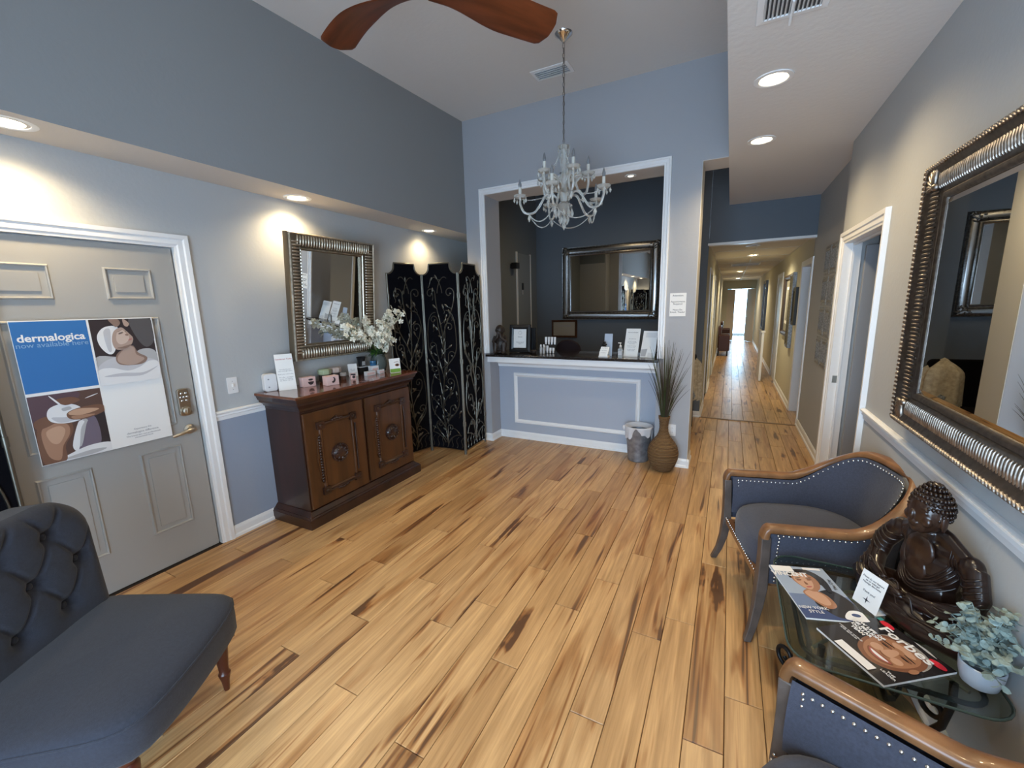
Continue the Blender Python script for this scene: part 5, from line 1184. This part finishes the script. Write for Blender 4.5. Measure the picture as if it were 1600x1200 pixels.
# desk chair behind the counter, picture on desk
oc = thing('office_chair', 'dark upholstered chair back rising behind the reception counter', 'chair', (-1.80, 5.05, 0)); OCM = mat('maroon_black_cloth', (.018, .008, .010), .9)
m_ = MB(OCM); m_.prism([(-.16, .75), (.16, .75), (.17, 1.05)]+circ(0, 1.05, .17, .145, 14, 0, PI)[1:-1]+[(-.17, 1.05)], -.03, .03, FR(0, 0, 0)); m_.build('backrest', oc, bevel=.02, smooth=50)
m_ = MB(OCM); m_.prism(rrect(-.24, .24, -.22, .24, .06), .44, .53); m_.build('seat', oc, bevel=.02)
m_ = MB(BLACK); m_.tube([(0, .02, .10), (0, .02, .44)], .03, 10); m_.tube([(0, .05, .45), (0, .06, .85)], .018, 8)
m_.build('column', oc)
for k in range(5): a = 2*PI*k/5; m_ = MB(BLACK); m_.tube([(0, .02, .10), (.28*math.cos(a), .02+.28*math.sin(a), .06), (.29*math.cos(a), .02+.29*math.sin(a), 0.0)], [.022, .016, .02], 8); m_.build('leg', oc)
dk = thing('reception_desk', 'low desk behind the reception counter', 'desk', (-1.5, 5.9, 0)) if False else None
bf = thing('picture_frame', 'wooden framed certificate hung low behind the counter tubes', 'picture', (-2.82, 7.69, 1.17)); m_ = MB(MDWOOD); m_.frame(.44, .26, [(0, -.005), (0, .015), (.03, .02), (.04, -.005)], FR()); m_.build('frame', bf); m_ = MB(mat('certificate', (.35, .32, .26), .7)); m_.prism(rc(-.22, .22, -.13, .13), -.004, .003, FR()); m_.build('sheet', bf); text('Certificate', .06, FR(0, -.004, .06), INKG, bf, 'print')
# right side of counter
cdh = thing('card_holder', 'white tiered business card holder on the right half of the counter', 'card holder', (-1.145, 4.31, ZR), math.radians(-4))
m_ = MB(PWH); m_.box(-.05, .05, -.02, .05, 0, .012)
m_.build('holder', cdh)
for k in range(3):
    m_ = MB(PAPER); Mk = Matrix.Translation((0, -.018+.024*k, .012+.022*k)) @ Matrix.Rotation(math.radians(-20), 4, 'X'); m_.prism(rc(-.045, .045, 0, .05), -.004, 0, Mk @ FR()); m_.build('card_stack', cdh); text('Spa Wellness', .011, Mk @ FR(0, -.0006, .036), INKG, cdh, 'print')
t, Mc = paper_sign('narrow pale blue leaflet with black stacked-stone motif behind the card holder', (-1.13, 4.42, ZR), 0, .085, .235, 8, None)
t.children[0].data.materials[0] = mat('pale_blue_paper', (.38, .46, .58), .5)
st = thing('stone_figure', 'small black stacked-stone ornament before the blue leaflet', 'ornament', (-1.155, 4.375, ZR)); m_ = MB(BLACK); m_.lathe([(.018, 0), (.018, .055), (.010, .060)], 10)
for z_, r_ in ((.078, .030), (.104, .022), (.126, .028), (.146, .016)): m_.ell((0, 0, z_), (r_, r_*.8, .013))
m_.build('stones', st, smooth=60)
paper_sign('white printed price list in an acrylic stand, left of the two', (-.895, 4.42, ZR), math.radians(-6), .15, .30, 19, 'SPA SERVICES\n\nSwedish massage\nHot stone massage\nDeep tissue\n\nFacials and waxing\nfrom noon daily\n\nPackages and gift\ncards available', 'RELAX & RENEW', size=.0125, tsize=.014)
t, Mc = paper_sign('glossy printed leaflet with dark picture panel, right end of the counter', (-.722, 4.40, ZR), math.radians(-10), .15, .28, 21, None)
m_ = MB(PDK); m_.flat(rc(-.045, .065, .07, .12), .0004, Mc @ FR(0, 0, .14)); m_.m(PGR); m_.flat([(-.07, -.13), (-.02, -.13), (-.01, -.05), (-.07, -.06)], .0004, Mc @ FR(0, 0, .14)); m_.m(PDK); m_.flat(rc(.0, .06, -.135, -.09), .0004, Mc @ FR(0, 0, .14)); m_.build('leaflet_print', t, fix=False)
t.children[0].data.materials[0] = mat('gloss_paper', (.72, .72, .72), .12, coat=.6)
sn = thing('sanitizer_bottle', 'clear pump bottle of hand sanitizer before the price list', 'bottle', (-.975, 4.32, ZR)); m_ = MB(mat('clear_plastic', (.75, .80, .84), .1, trans=.7)); m_.prism(rrect(-.024, .024, -.015, .015, .01, 4), 0, .09); m_.lathe([(.02, .09), (.012, .105), (.011, .112)], 14); m_.build('bottle', sn, smooth=40); m_ = MB(PWH); m_.lathe([(.012, .110), (.012, .125), (.004, .128), (.004, .145)], 12); m_.box(-.022, .008, -.005, .005, .145, .153); m_.build('pump', sn, smooth=40); m_ = MB(PGR); m_.box(-.018, .018, -.0158, -.0152, .025, .07); m_.build('front_print', sn)
bo = thing('black_stapler', 'small black desk object behind the sanitizer bottle', 'stapler', (-1.00, 4.50, ZR), math.radians(20)); m_ = MB(BLACK); m_.box(-.05, .05, -.02, .02, 0, .02); m_.prism([(-.05, .02), (.05, .02), (.04, .06), (-.03, .045)], -.018, .018, FR()); m_.build('body', bo, bevel=.004)

# ------------------------------------------------------------------ wicker floor vase, bin
wv = thing('floor_vase', 'tall wicker floor vase with dark reeds in front of the column', 'vase', (-.50, 4.145, 0))
m_ = MB(WICK); m_.lathe([(.072, 0), (.085, .008), (.115, .06), (.138, .13), (.142, .185), (.128, .245), (.095, .30), (.060, .345), (.042, .39), (.037, .44), (.042, .50), (.052, .535), (.055, .545), (.046, .545), (.034, .50)], 40, cap=True); m_.build('body', wv, smooth=60)
m_ = MB(WICK)
for z_, r_ in [(i*.018+.02, 0) for i in range(29)]:
    prof_ = [(0, .074), (.06, .115), (.13, .138), (.185, .142), (.245, .128), (.30, .095), (.345, .060), (.39, .042), (.44, .037), (.50, .042), (.545, .055)]
    for (a, ra), (b, rb) in zip(prof_, prof_[1:]):
        if a <= z_ <= b: r_ = ra+(rb-ra)*(z_-a)/(b-a)
    if r_: m_.tube([(r_*math.cos(a), r_*math.sin(a), z_+.002*math.sin(a*9)) for a in [2*PI*i/40 for i in range(40)]], .0042, 5, closed=True)
m_.build('woven_bands', wv, smooth=60)
RE1 = mat('reed_green', (.045, .06, .018), .7); RE2 = mat('reed_dark', (.045, .028, .02), .7)
for g_ in range(14):
    m_ = MB(RE1 if g_ % 2 else RE2); rnd = random.Random(g_)
    for k in range(7):
        a = rnd.uniform(0, 2*PI); sp_ = rnd.uniform(.03, .26)*rnd.uniform(.5, 1); h_ = rnd.uniform(.30, .78)*(1-.5*sp_); dx, dy = sp_*math.cos(a), sp_*math.sin(a)*.7
        P = [Vector((.015*math.cos(a), .015*math.sin(a), .45)), Vector((dx*.25, dy*.25, .545+h_*.35)), Vector((dx*.8, dy*.8, .545+h_*.8)), Vector((dx*1.1, dy*1.1, .545+h_))]
        m_.tube([P[0]*(1-t)**3+P[1]*3*t*(1-t)**2+P[2]*3*t*t*(1-t)+P[3]*t**3 for t in [i/7 for i in range(8)]], [.0026, .0025, .0023, .0021, .0019, .0016, .0011, .0006], 5)
    m_.build('reed_bunch', wv)
bn = thing('waste_bin', 'galvanised steel waste bin with white plastic liner beside the wicker vase', 'bin', (-.768, 4.33, 0))
m_ = MB(steel_mat()); m_.lathe([(.098, 0), (.102, .006), (.104, .02), (.134, .355), (.138, .362), (.134, .368), (.128, .36), (.098, .02), (.001, .012)], 36); m_.build('body', bn, smooth=40)
LIN = mat('bin_liner', (.75, .76, .80), .35, trans=.15)
def liner(u, v):
    a = 2*PI*u; dr_ = .09+.045*math.sin(a*2+1.1)+.03*math.sin(5*a)+.02*math.sin(9*a+.5)
    if v < .3: r_ = .122-.02*(.3-v)/.3; z_ = .33+.04*v/.3
    elif v < .45: t_ = (v-.3)/.15; r_ = .122+.022*t_; z_ = .370+.006*math.sin(PI*t_)
    else: t_ = (v-.45)/.55; r_ = .144-.012*t_+.006*math.sin(11*a)*t_; z_ = .370-dr_*t_
    return (r_*math.cos(a), r_*math.sin(a), z_)
m_ = MB(LIN); m_.grid(liner, 72, 16, cu=True); m_.ell((-.145, -.03, .345), (.02, .02, .028), 8, 6); m_.build('plastic_liner', bn, smooth=80)

# ------------------------------------------------------------------ chandelier
CHX, CHY = -1.222, 3.33
zcan = zc(CHY)
cl = thing('chandelier', 'crystal glass chandelier with candle bulbs hanging on a chain', 'chandelier', (CHX, CHY, 0))
m_ = MB(CHROME); m_.lathe([(.068, zcan+.004), (.066, zcan-.006), (.05, zcan-.018), (.032, zcan-.035), (.016, zcan-.052), (.010, zcan-.06)], 28); m_.build('canopy', cl, smooth=50)
m_ = MB(mat('chain_metal', (.30, .29, .28), .3, 1.0)); z_ = zcan-.062; k = 0
while z_ > 2.86:
    pts = [(.0075*math.cos(a), 0, z_-.019+.019*math.sin(a)) for a in [2*PI*i/12 for i in range(12)]]
    if k % 2: pts = [(y_, x_, zz) for x_, y_, zz in pts]
    m_.tube(pts, .0024, 5, closed=True); z_ -= .0325; k += 1
m_.tube([(.006, .003, zcan-.06), (.006, -.003, 3.2), (-.006, .003, 2.85)], .002, 5); m_.build('chain', cl, smooth=60)
Z0 = 2.38
m_ = MB(CRYS); m_.lathe([(.001, Z0-.055), (.018, Z0-.05), (.03, Z0-.03), (.062, Z0+.0), (.070, Z0+.02), (.04, Z0+.035), (.025, Z0+.05), (.035, Z0+.08), (.045, Z0+.11), (.025, Z0+.14), (.018, Z0+.17), (.030, Z0+.20), (.036, Z0+.23), (.02, Z0+.26), (.016, Z0+.32), (.032, Z0+.36), (.020, Z0+.40), (.026, Z0+.43), (.008, Z0+.46)], 20); m_.build('glass_column', cl, smooth=50)
m_ = MB(CHROME); m_.lathe([(.03, Z0-.01), (.055, Z0+.002), (.055, Z0+.012), (.03, Z0+.02)], 20); m_.lathe([(.02, Z0+.255), (.035, Z0+.262), (.02, Z0+.27)], 16); m_.build('arm_hub', cl, smooth=40)
def drop(mb, x_, y_, z_, s_=1.0):
    mb.add([(x_, y_, z_), (x_+.009*s_, y_, z_-.022*s_), (x_, y_+.005*s_, z_-.022*s_), (x_-.009*s_, y_, z_-.022*s_), (x_, y_-.005*s_, z_-.022*s_), (x_, y_, z_-.040*s_)],
           [(0, 1, 2), (0, 2, 3), (0, 3, 4), (0, 4, 1), (5, 2, 1), (5, 3, 2), (5, 4, 3), (5, 1, 4)])
    mb.ell((x_, y_, z_+.004), .0035, 6, 4)
def beads(mb, p0, p1, sag, pitch=.0135, r=.0052):
    p0, p1 = Vector(p0), Vector(p1); L_ = (p1-p0).length+sag*1.6; n = max(4, int(L_/pitch))
    for i in range(n+1):
        t = i/n; p = p0.lerp(p1, t); p.z -= 4*sag*t*(1-t); mb.ell(p, r, 6, 4)
def cl_arm(ang, R, zb, zt, rot_sp):
    ca, sa = math.cos(ang), math.sin(ang)
    prof_ = [(.045, zb+.035), (.09, zb+.075), (.14, zb+.075), (R*.50, zb+.025), (R*.68, zb-.055), (R*.90, zb-.055), (R, zb+.01), (R, zt)]
    P = []
    for i in range(len(prof_)-1):
        pm = prof_[max(0, i-1)]; p0 = prof_[i]; p1 = prof_[i+1]; pn = prof_[min(len(prof_)-1, i+2)]
        for t in (0, .25, .5, .75):
            f = lambda a, b, c, d: .5*((2*b)+(-a+c)*t+(2*a-5*b+4*c-d)*t*t+(-a+3*b-3*c+d)*t**3)
            P.append((f(pm[0], p0[0], p1[0], pn[0]), f(pm[1], p0[1], p1[1], pn[1])))
    P.append(prof_[-1])
    m_ = MB(CRYS); m_.tube([(r_*ca, r_*sa, z_) for r_, z_ in P], .0092, 8); am = m_.build('arm', cl, smooth=60)
    M = Matrix.Translation((R*ca, R*sa, zt))
    m_ = MB(CRYS); m_.lathe([(.010, -.004), (.034, .0), (.048, .010), (.053, .022), (.049, .022), (.034, .006), (.010, .004)], 14, M); m_.build('drip_pan', am, smooth=40)
    m_ = MB(mat('candle_sleeve', (.62, .60, .54), .5)); m_.lathe([(.0125, .004), (.0125, .080)], 12, M); m_.build('candle_sleeve', am, smooth=40)
    m_ = MB(mat('unlit_bulb', (.35, .36, .38), .08, trans=.6)); m_.lathe([(.008, .080), (.0125, .092), (.013, .104), (.008, .125), (.002, .142)], 12, M); m_.build('candle_bulb', am, smooth=60)
    for k in range(5): m_ = MB(CRYS); a = ang+rot_sp+k*2*PI/5; drop(m_, (R*ca)+.048*math.cos(a), (R*sa)+.048*math.sin(a), zt+.008, 1.15); m_.build('crystal_drop', am)
    m_ = MB(CRYS); drop(m_, R*.80*ca, R*.80*sa, zb-.060, 1.7); m_.build('crystal_drop', am)
angs = [math.radians(-12+72*k) for k in range(5)]
for a in angs: cl_arm(a, .345, Z0+.03, Z0+.085, .3)
ang2 = [math.radians(24+72*k) for k in range(5)]
for a in ang2: cl_arm(a, .19, Z0+.16, Z0+.235, .8)
for i in range(5):
    a, b = angs[i], angs[(i+1) % 5]; m_ = MB(CRYS); beads(m_, (.28*math.cos(a), .28*math.sin(a), Z0-.03), (.28*math.cos(b), .28*math.sin(b), Z0-.03), .085); m_.build('bead_garland', cl)
    m_ = MB(CRYS); c = ang2[i]; beads(m_, (.35*math.cos(a), .35*math.sin(a), Z0+.08), (.06*math.cos(a), .06*math.sin(a), Z0+.13), .03); m_.build('bead_garland', cl); m_ = MB(CRYS); beads(m_, (.19*math.cos(c), .19*math.sin(c), Z0+.235), (.03*math.cos(c), .03*math.sin(c), Z0+.42), .04); m_.build('bead_garland', cl)
m_ = MB(CRYS); m_.lathe([(.012, Z0+.425), (.035, Z0+.435), (.048, Z0+.452), (.045, Z0+.454), (.012, Z0+.44)], 16)
for k in range(8): a = 2*PI*k/8; drop(m_, .047*math.cos(a), .047*math.sin(a), Z0+.445, .8); beads(m_, (.047*math.cos(a), .047*math.sin(a), Z0+.44), (.02*math.cos(a), .02*math.sin(a), Z0+.29), .0)
m_.build('crown', cl, smooth=40)
for k in range(10): m_ = MB(CRYS); a = 2*PI*k/10; drop(m_, .066*math.cos(a), .066*math.sin(a), Z0-.005, 1.8); m_.build('crystal_drop', cl)
for k in range(6): m_ = MB(CRYS); a = 2*PI*k/6; drop(m_, .03*math.cos(a), .03*math.sin(a), Z0-.05, 1.9); m_.build('crystal_drop', cl)
m_ = MB(CRYS); drop(m_, 0, 0, Z0-.085, 2.1); beads(m_, (0, 0, Z0-.055), (0, 0, Z0-.085), 0); m_.build('crystal_drop', cl)

# ------------------------------------------------------------------ ceiling fan
FX, FY, FZ = -1.28, 1.72, 3.0
fn = thing('ceiling_fan', 'reddish brown wooden ceiling fan with curved paddle blades overhead', 'fan', (FX, FY, FZ))
FM = mat('fan_bronze', (.03, .018, .012), .35, .7)
m_ = MB(FM); m_.lathe([(.001, -.012), (.04, -.010), (.05, .01), (.085, .03), (.085, .10), (.05, .13), (.02, .14)], 28); m_.build('motor_housing', fn, smooth=50)
m_ = MB(FM); m_.tube([(0, 0, .12), (0, 0, zc(FY)-FZ-.05)], .013, 10); m_.lathe([(.02, zc(FY)-FZ-.07), (.06, zc(FY)-FZ-.03), (.07, zc(FY)-FZ+.003)], 24); m_.build('down_rod', fn, smooth=50)
def blade(ang):
    def f(u, v):
        # u across (0..1) closed loop section, v along
        r_ = .03+.62*v
        wd = .055+.050*smoothstep(.12, .65, v)
        if v > .93: wd *= math.sqrt(max(0, 1-((v-.93)/.07)**2))*.55+.45
        tw = -math.radians(22-12*v); lift = .03*math.sin(PI*v)*1.0-.015*v
        sweep = .05*math.sin(PI*v*.9)-.02
        a = 2*PI*u; x_ = wd*math.cos(a); z_ = .0075*math.sin(a)-.010*(1-(math.cos(a))**2)*0
        y_ = x_*math.cos(tw)+sweep; z2 = x_*math.sin(tw)+z_+lift
        return (r_, y_, z2)
    m_ = MB(FANW); m_.grid(f, 20, 34, cu=True); n = 20; m_.add([f(i/20, 1.0) for i in range(20)], [tuple(range(20))]); m_.add([f(i/20, 0.0) for i in range(20)], [tuple(range(20))[::-1]])
    o = m_.build('blade', fn, smooth=60); o.rotation_euler = (0, 0, ang); return o
for k in range(3): blade(math.radians(53+120*k))

# ------------------------------------------------------------------ recessed lights and vents
def can(label, x_, y_, z_, r_=.075, power=22, lit=True, group=None, hall=False, tiltx=0, col=WARM, cone=150, down=True):
    t = thing('recessed_light', label, 'ceiling light', (x_, y_, z_), 0, group)
    m_ = MB(TRIM); m_.lathe([(r_+.022, .004), (r_+.022, -.004), (r_+.004, -.007), (r_-.004, -.004), (r_-.008, .004)], 32, cap=False); m_.build('trim_ring', t, smooth=40)
    m_ = MB(BULB if lit else (mat('unlit_can', (.08, .06, .05), .6) if lit is None else BULBD)); m_.lathe([(r_-.008, .001), (r_*.6, -.004), (.001, -.006)], 28); m_.build('lamp', t, smooth=60)
    if power:
        l = bpy.data.lights.new('lamp_glow', 'SPOT'); l.energy = power; l.color = col; l.spot_size = math.radians(cone); l.spot_blend = .8; l.shadow_soft_size = .05
        o = bpy.data.objects.new('lamp_glow', l); COL.objects.link(o); o.parent = t; o.location = (0, 0, -.02); o.rotation_euler = (0, 0, 0)
    return t
LP = 30
can('round warm recessed light in the soffit above the left door', -2.93, .81, zs(.81)-.003, power=LP)
can('round warm recessed light in the soffit above the silver mirror', -2.99, 2.29, zs(2.29)-.003, power=LP)
can('round warm recessed light in the soffit above the folding screen', -3.0, 3.90, zs(3.9)-.003, r_=.06, power=16)
can('round recessed light in the low right ceiling, nearer of the two', .137, 2.98, 2.829, power=45)
can('round recessed light in the low right ceiling, farther of the two', .136, 4.0, 2.829, power=45)
can('small recessed light under the lintel of the reception opening', -.94, 4.44, 2.845, r_=.035, power=2, lit=False)
o = can('yellow recessed light in the hall ceiling near the opening', .30, 8.6, 2.386, r_=.07, power=72, col=(1, .86, .56), cone=160)
can('dark unlit recessed light first in the hall ceiling', .24, 7.1, 2.386, r_=.07, power=0, lit=None)
can('farther yellow recessed light along the hall ceiling', .18, 13.2, 2.386, r_=.07, power=70, col=(1, .86, .58))
can('recessed light at the far end of the hall ceiling', .18, 17.2, 2.386, r_=.07, power=80, col=(1, .86, .62))
can('added unseen warm recessed light in the soffit toward the front window', -2.95, -.7, zs(-.7)-.003, power=LP)  # out of view, added for more warm light in the room
can('added unseen recessed light in the low right ceiling just before the vent', .137, 1.3, 2.829, power=40)  # unseen lamp, added to warm the light on the floor
can('added unseen recessed light in the low right ceiling by the front window', .137, -.2, 2.829, power=40)  # added behind the camera as more warm light
can('added unseen ceiling light inside the reception room', -1.6, 6.0, 3.648, power=40, cone=160)  # added out of view to brighten the dark reception room
can('recessed light in the ceiling of the passage before the hall', .4, 5.5, 2.829, power=12, lit=False) if False else None
def vent(label, loc, w_, d_, n, dark=True, tilt_=0, along='x', group=None):
    t = thing('ceiling_vent', label, 'vent', loc); t.rotation_euler = (tilt_, 0, 0)
    m_ = MB(TRIM); m_.frame(w_-.05, d_-.05, [(0, 0), (0, .008), (.025, .006), (.027, 0)], Matrix.Rotation(PI, 4, 'X')); m_.build('frame', t)
    m_ = MB(mat('vent_cavity', (.05, .05, .055), .8) if dark else mat('vent_back', (.25, .27, .31), .7)); m_.box(-w_/2+.025, w_/2-.025, -d_/2+.025, d_/2-.025, -.001, .003); m_.build('backing', t)
    for k in range(n):
        m_ = MB(TRIM)
        if along == 'y': xx = -w_/2+.03+(w_-.06)*k/(n-1); m_.box(-.001, .001, -d_/2+.025, d_/2-.025, -.006, .006, Matrix.Translation((xx, 0, -.005)) @ Matrix.Rotation(.6, 4, 'Y'))
        else: yy = -d_/2+.03+(d_-.06)*k/(n-1); m_.box(-w_/2+.025, w_/2-.025, -.001, .001, -.010, .010, Matrix.Translation((0, yy, -.006)) @ Matrix.Rotation(-.7, 4, 'X'))
        m_.build('slat', t)
    return t
vent('white louvred vent on the high ceiling behind the chandelier chain', (-1.50, 3.80, zc(3.80)-.003), .34, .19, 5, False, math.atan(.0455))
v_ = vent('white grille vent at the top of the low right ceiling', (.155, 2.28, 2.829), .26, .24, 14, True, 0, 'y')
m_ = MB(TRIM); m_.tube([(.0, -.0, -.008), (.0, .11, -.015), (.0, .15, -.02)], .006, 6); m_.build('damper_lever', v_)
vent('fluorescent grille panel in the middle of the hall ceiling', (.24, 10.6, 2.386), .55, .55, 6, True, 0, 'x')

# ------------------------------------------------------------------ hall things
# silver relief tiles on the recessed right wall
x_ = XR2
wa = thing('wall_art', 'pair columns of square silver relief tiles on the wall before the hall', 'artwork', (x_, 5.33, 1.545), -PI/2)
AT = mat('relief_tile', (.27, .27, .265), .5, .3, vary=.4, vscale=60)
for r_ in range(4):
    for c_ in range(2):
        cx_, cz_ = (c_-.5)*.30, (r_-1.5)*.31
        m_ = MB(AT); m_.box(cx_-.130, cx_+.130, -.010, -.002, cz_-.145, cz_+.145); tl = m_.build('relief_tile', wa, bevel=.004)
        m_ = MB(AT); M = FR(cx_, -.010, cz_); m_.frame(.20, .21, [(0, 0), (.01, .005), (.02, 0)], M)
        for k in range(5): m_.tube([(-.09+.045*k, -.09, .002), (-.07+.04*k, 0, .004), (-.09+.045*k, .09, .002)], .004, 5, M=M)
        m_.build('carving', tl)
m_ = MB(mat('pale_backboard', (.42, .42, .41), .6)); m_.box(-.295, .295, -.003, 0, -.625, .625); m_.build('backboard', wa)
# hall doors on the right
for nm, y0, y1, z1 in (('door_4', 6.46, 7.22, 2.06), ('door_8', 9.7, 10.6, 2.06)):
    d_ = sroot(nm, (XR2, (y0+y1)/2, 0), -PI/2)
    m_ = MB(TRIM); casing(m_, y1-y0, z1, FR(), prof=[(-.002, -.12), (-.002, .010), (.010, .012), (.05, .018), (.072, .014), (.074, 0), (.0, 0), (0, -.12)]); m_.build('casing', d_)
# open door leaf jutting from the second hall doorway
d_ = MB(TRIM); d_.box(.60, .64, 9.72, 10.55, .01, .985); d_.box(.585, .655, 9.70, 10.57, .985, 1.02); hb = d_.build('half_wall'); struct(hb); hb.name = 'trim_7'
g_ = thing('hall_window', 'black framed interior glass pane above the white half wall in the hall', 'window', (.62, 10.1, 1.021), -PI/2)
m_ = MB(BLACK); m_.frame(.60, .86, [(0, -.02), (0, .02), (.06, .02), (.06, -.02)], FR(0, 0, .49)); m_.build('frame', g_); m_ = MB(MIRR); m_.prism(rc(-.3, .3, -.43, .43), -.003, .003, FR(0, 0, .49)); m_.build('glass', g_)
# framed pictures on the hall right wall
def hall_pic(label, y_, z_, w_, h_, fc, d=.03):
    t = thing('framed_picture', label, 'picture', (XR2, y_, z_), -PI/2)
    m_ = MB(fc); m_.frame(w_-.14, h_-.14, [(0, 0), (0, d*.6), (.03, d), (.07, d*.8), (.07, 0)], FR()); m_.build('frame', t)
    m_ = MB(mat('grey_print', (.30, .29, .25), .4)); m_.prism(rc(-(w_-.14)/2, (w_-.14)/2, -(h_-.14)/2, (h_-.14)/2), .001, .006, FR()); m_.build('print', t)
    m_ = MB(PAPER); m_.frame((w_-.14)*.6, (h_-.14)*.6, [(0, .006), (0, .009), (.05, .009), (.05, .006)], FR()); m_.build('mat_board', t); return t
hall_pic('large dark framed picture on the hall right wall', 8.55, 1.52, .95, 1.0, mat('dark_frame', (.05, .035, .03), .4), .05)
hall_pic('tall striped silver framed picture beside the large hall picture', 7.92, 1.45, .30, 1.15, SILVD, .06)
hall_pic('narrow black framed picture nearest the hall doorway', 7.52, 1.52, .24, .55, BLACK, .05)
# end double doors, leaf open either side
for nm, x0, x1, rot in (('door_9', -.12, .20, 0), ('door_10', .56, .86, 0)):
    d_ = sroot(nm, (0, 0, 0))
    m_ = MB(mat('hall_door_cream', (.60, .52, .44), .5)); yk = YE-.05 if x0 > .3 else YE-.35
    if x0 > .3: m_.add([(.58, YE-.02, .01), (.615, YE-.02, .01), (.86, YE-.62, .01), (.825, YE-.63, .01), (.58, YE-.02, 2.06), (.615, YE-.02, 2.06), (.86, YE-.62, 2.06), (.825, YE-.63, 2.06)], [(0, 1, 2, 3), (4, 5, 6, 7), (0, 1, 5, 4), (1, 2, 6, 5), (2, 3, 7, 6), (3, 0, 4, 7)])
    else: m_.box(-.12, .16, YE+.05, YE+.09, .01, 2.06)
    m_.build('door_leaf', d_)
    m_ = MB(NICKEL)
    if x0 > .3: m_.tube([(.64, YE-.35, .98), (.60, YE-.37, .98), (.58, YE-.30, .98)], .012, 6)
    else: m_.tube([(.12, YE+.05, .98), (.12, YE-.0, .98), (.05, YE-.0, .98)], .012, 6)
    m_.build('lever_handle', d_)
# leather chairs on the left of the hall
LEA = mat('brown_leather', (.055, .018, .012), .35)
def club(label, y_):
    t = thing('leather_chair', label, 'armchair', (-.13, y_, 0), PI/2)
    m_ = MB(LEA); m_.box(-.30, .30, -.17, .13, .22, .46); m_.build('seat', t, bevel=.03)
    m_ = MB(LEA); m_.prism(rrect(-.32, .32, .22, .88, .06), -.05, .04, FR(0, .09, 0)); m_.build('backrest', t, bevel=.02)
    for s_ in (-1, 1):
        m_ = MB(LEA); m_.box(s_*.34-.05, s_*.34+.05, -.18, .12, .15, .62); m_.build('arm', t, bevel=.02)
        for q in (-1, 1): m_ = MB(BLACK); m_.box(s_*.33-.02, s_*.33+.02, q*.12-.03, q*.12+.01, 0, .22); m_.build('leg', t)
    return t
club('brown leather armchair against the left hall wall, nearer one', 14.3)
club('brown leather armchair against the left hall wall, farther one', 17.3)
# black chair with beige jacket past the column
bc = thing('waiting_chair', 'black upholstered chair beyond the column partly hidden behind it', 'chair', (-.62, 5.62, 0), math.radians(-5))
m_ = MB(BLKFAB); m_.prism(rrect(-.26, .26, .44, .98, .05), -.03, .03, FR(0, .22, 0)); m_.build('backrest', bc, bevel=.015)
m_ = MB(BLKFAB); m_.prism(rrect(-.26, .26, -.25, .25, .04), .40, .50); m_.build('seat', bc, bevel=.015)
for sx in (-1, 1):
    for sy in (-1, 1): m_ = MB(BLACK); m_.tube([(sx*.23, sy*.21, .41), (sx*.24, sy*.23, 0)], [.018, .012], 8); m_.build('leg', bc)
jk = thing('draped_jacket', 'beige patterned jacket draped over the black chair beyond the column', 'jacket', (-.46, 5.80, .60))
BEI = mat('beige_cloth', (.42, .36, .26), .9, vary=.25, vscale=30, bump=.3, bscale=90)
def jacket(u, v):
    a = 2*PI*u; r1 = .17+.02*math.sin(5*a)+.015*math.sin(9*a+1); z_ = .40-.62*v+.02*math.sin(7*a)*v
    s_ = (math.sin(min(1, v*3.2)*PI/2))*(1+.15*v)
    return (r1*math.cos(a)*s_*.95, r1*.55*math.sin(a)*s_, z_)
m_ = MB(BEI); m_.grid(jacket, 48, 20, cu=True); m_.build('cloth', jk, smooth=70)
m_ = MB(mat('patterned_scarf', (.22, .24, .26), .9, vary=.6, vscale=60)); m_.tube([(.0, -.10, .02), (.06, -.11, -.08), (.10, -.10, -.16), (.08, -.09, -.24)], [.03, .045, .04, .02], 10, flat=.4); m_.build('scarf', jk, smooth=60)
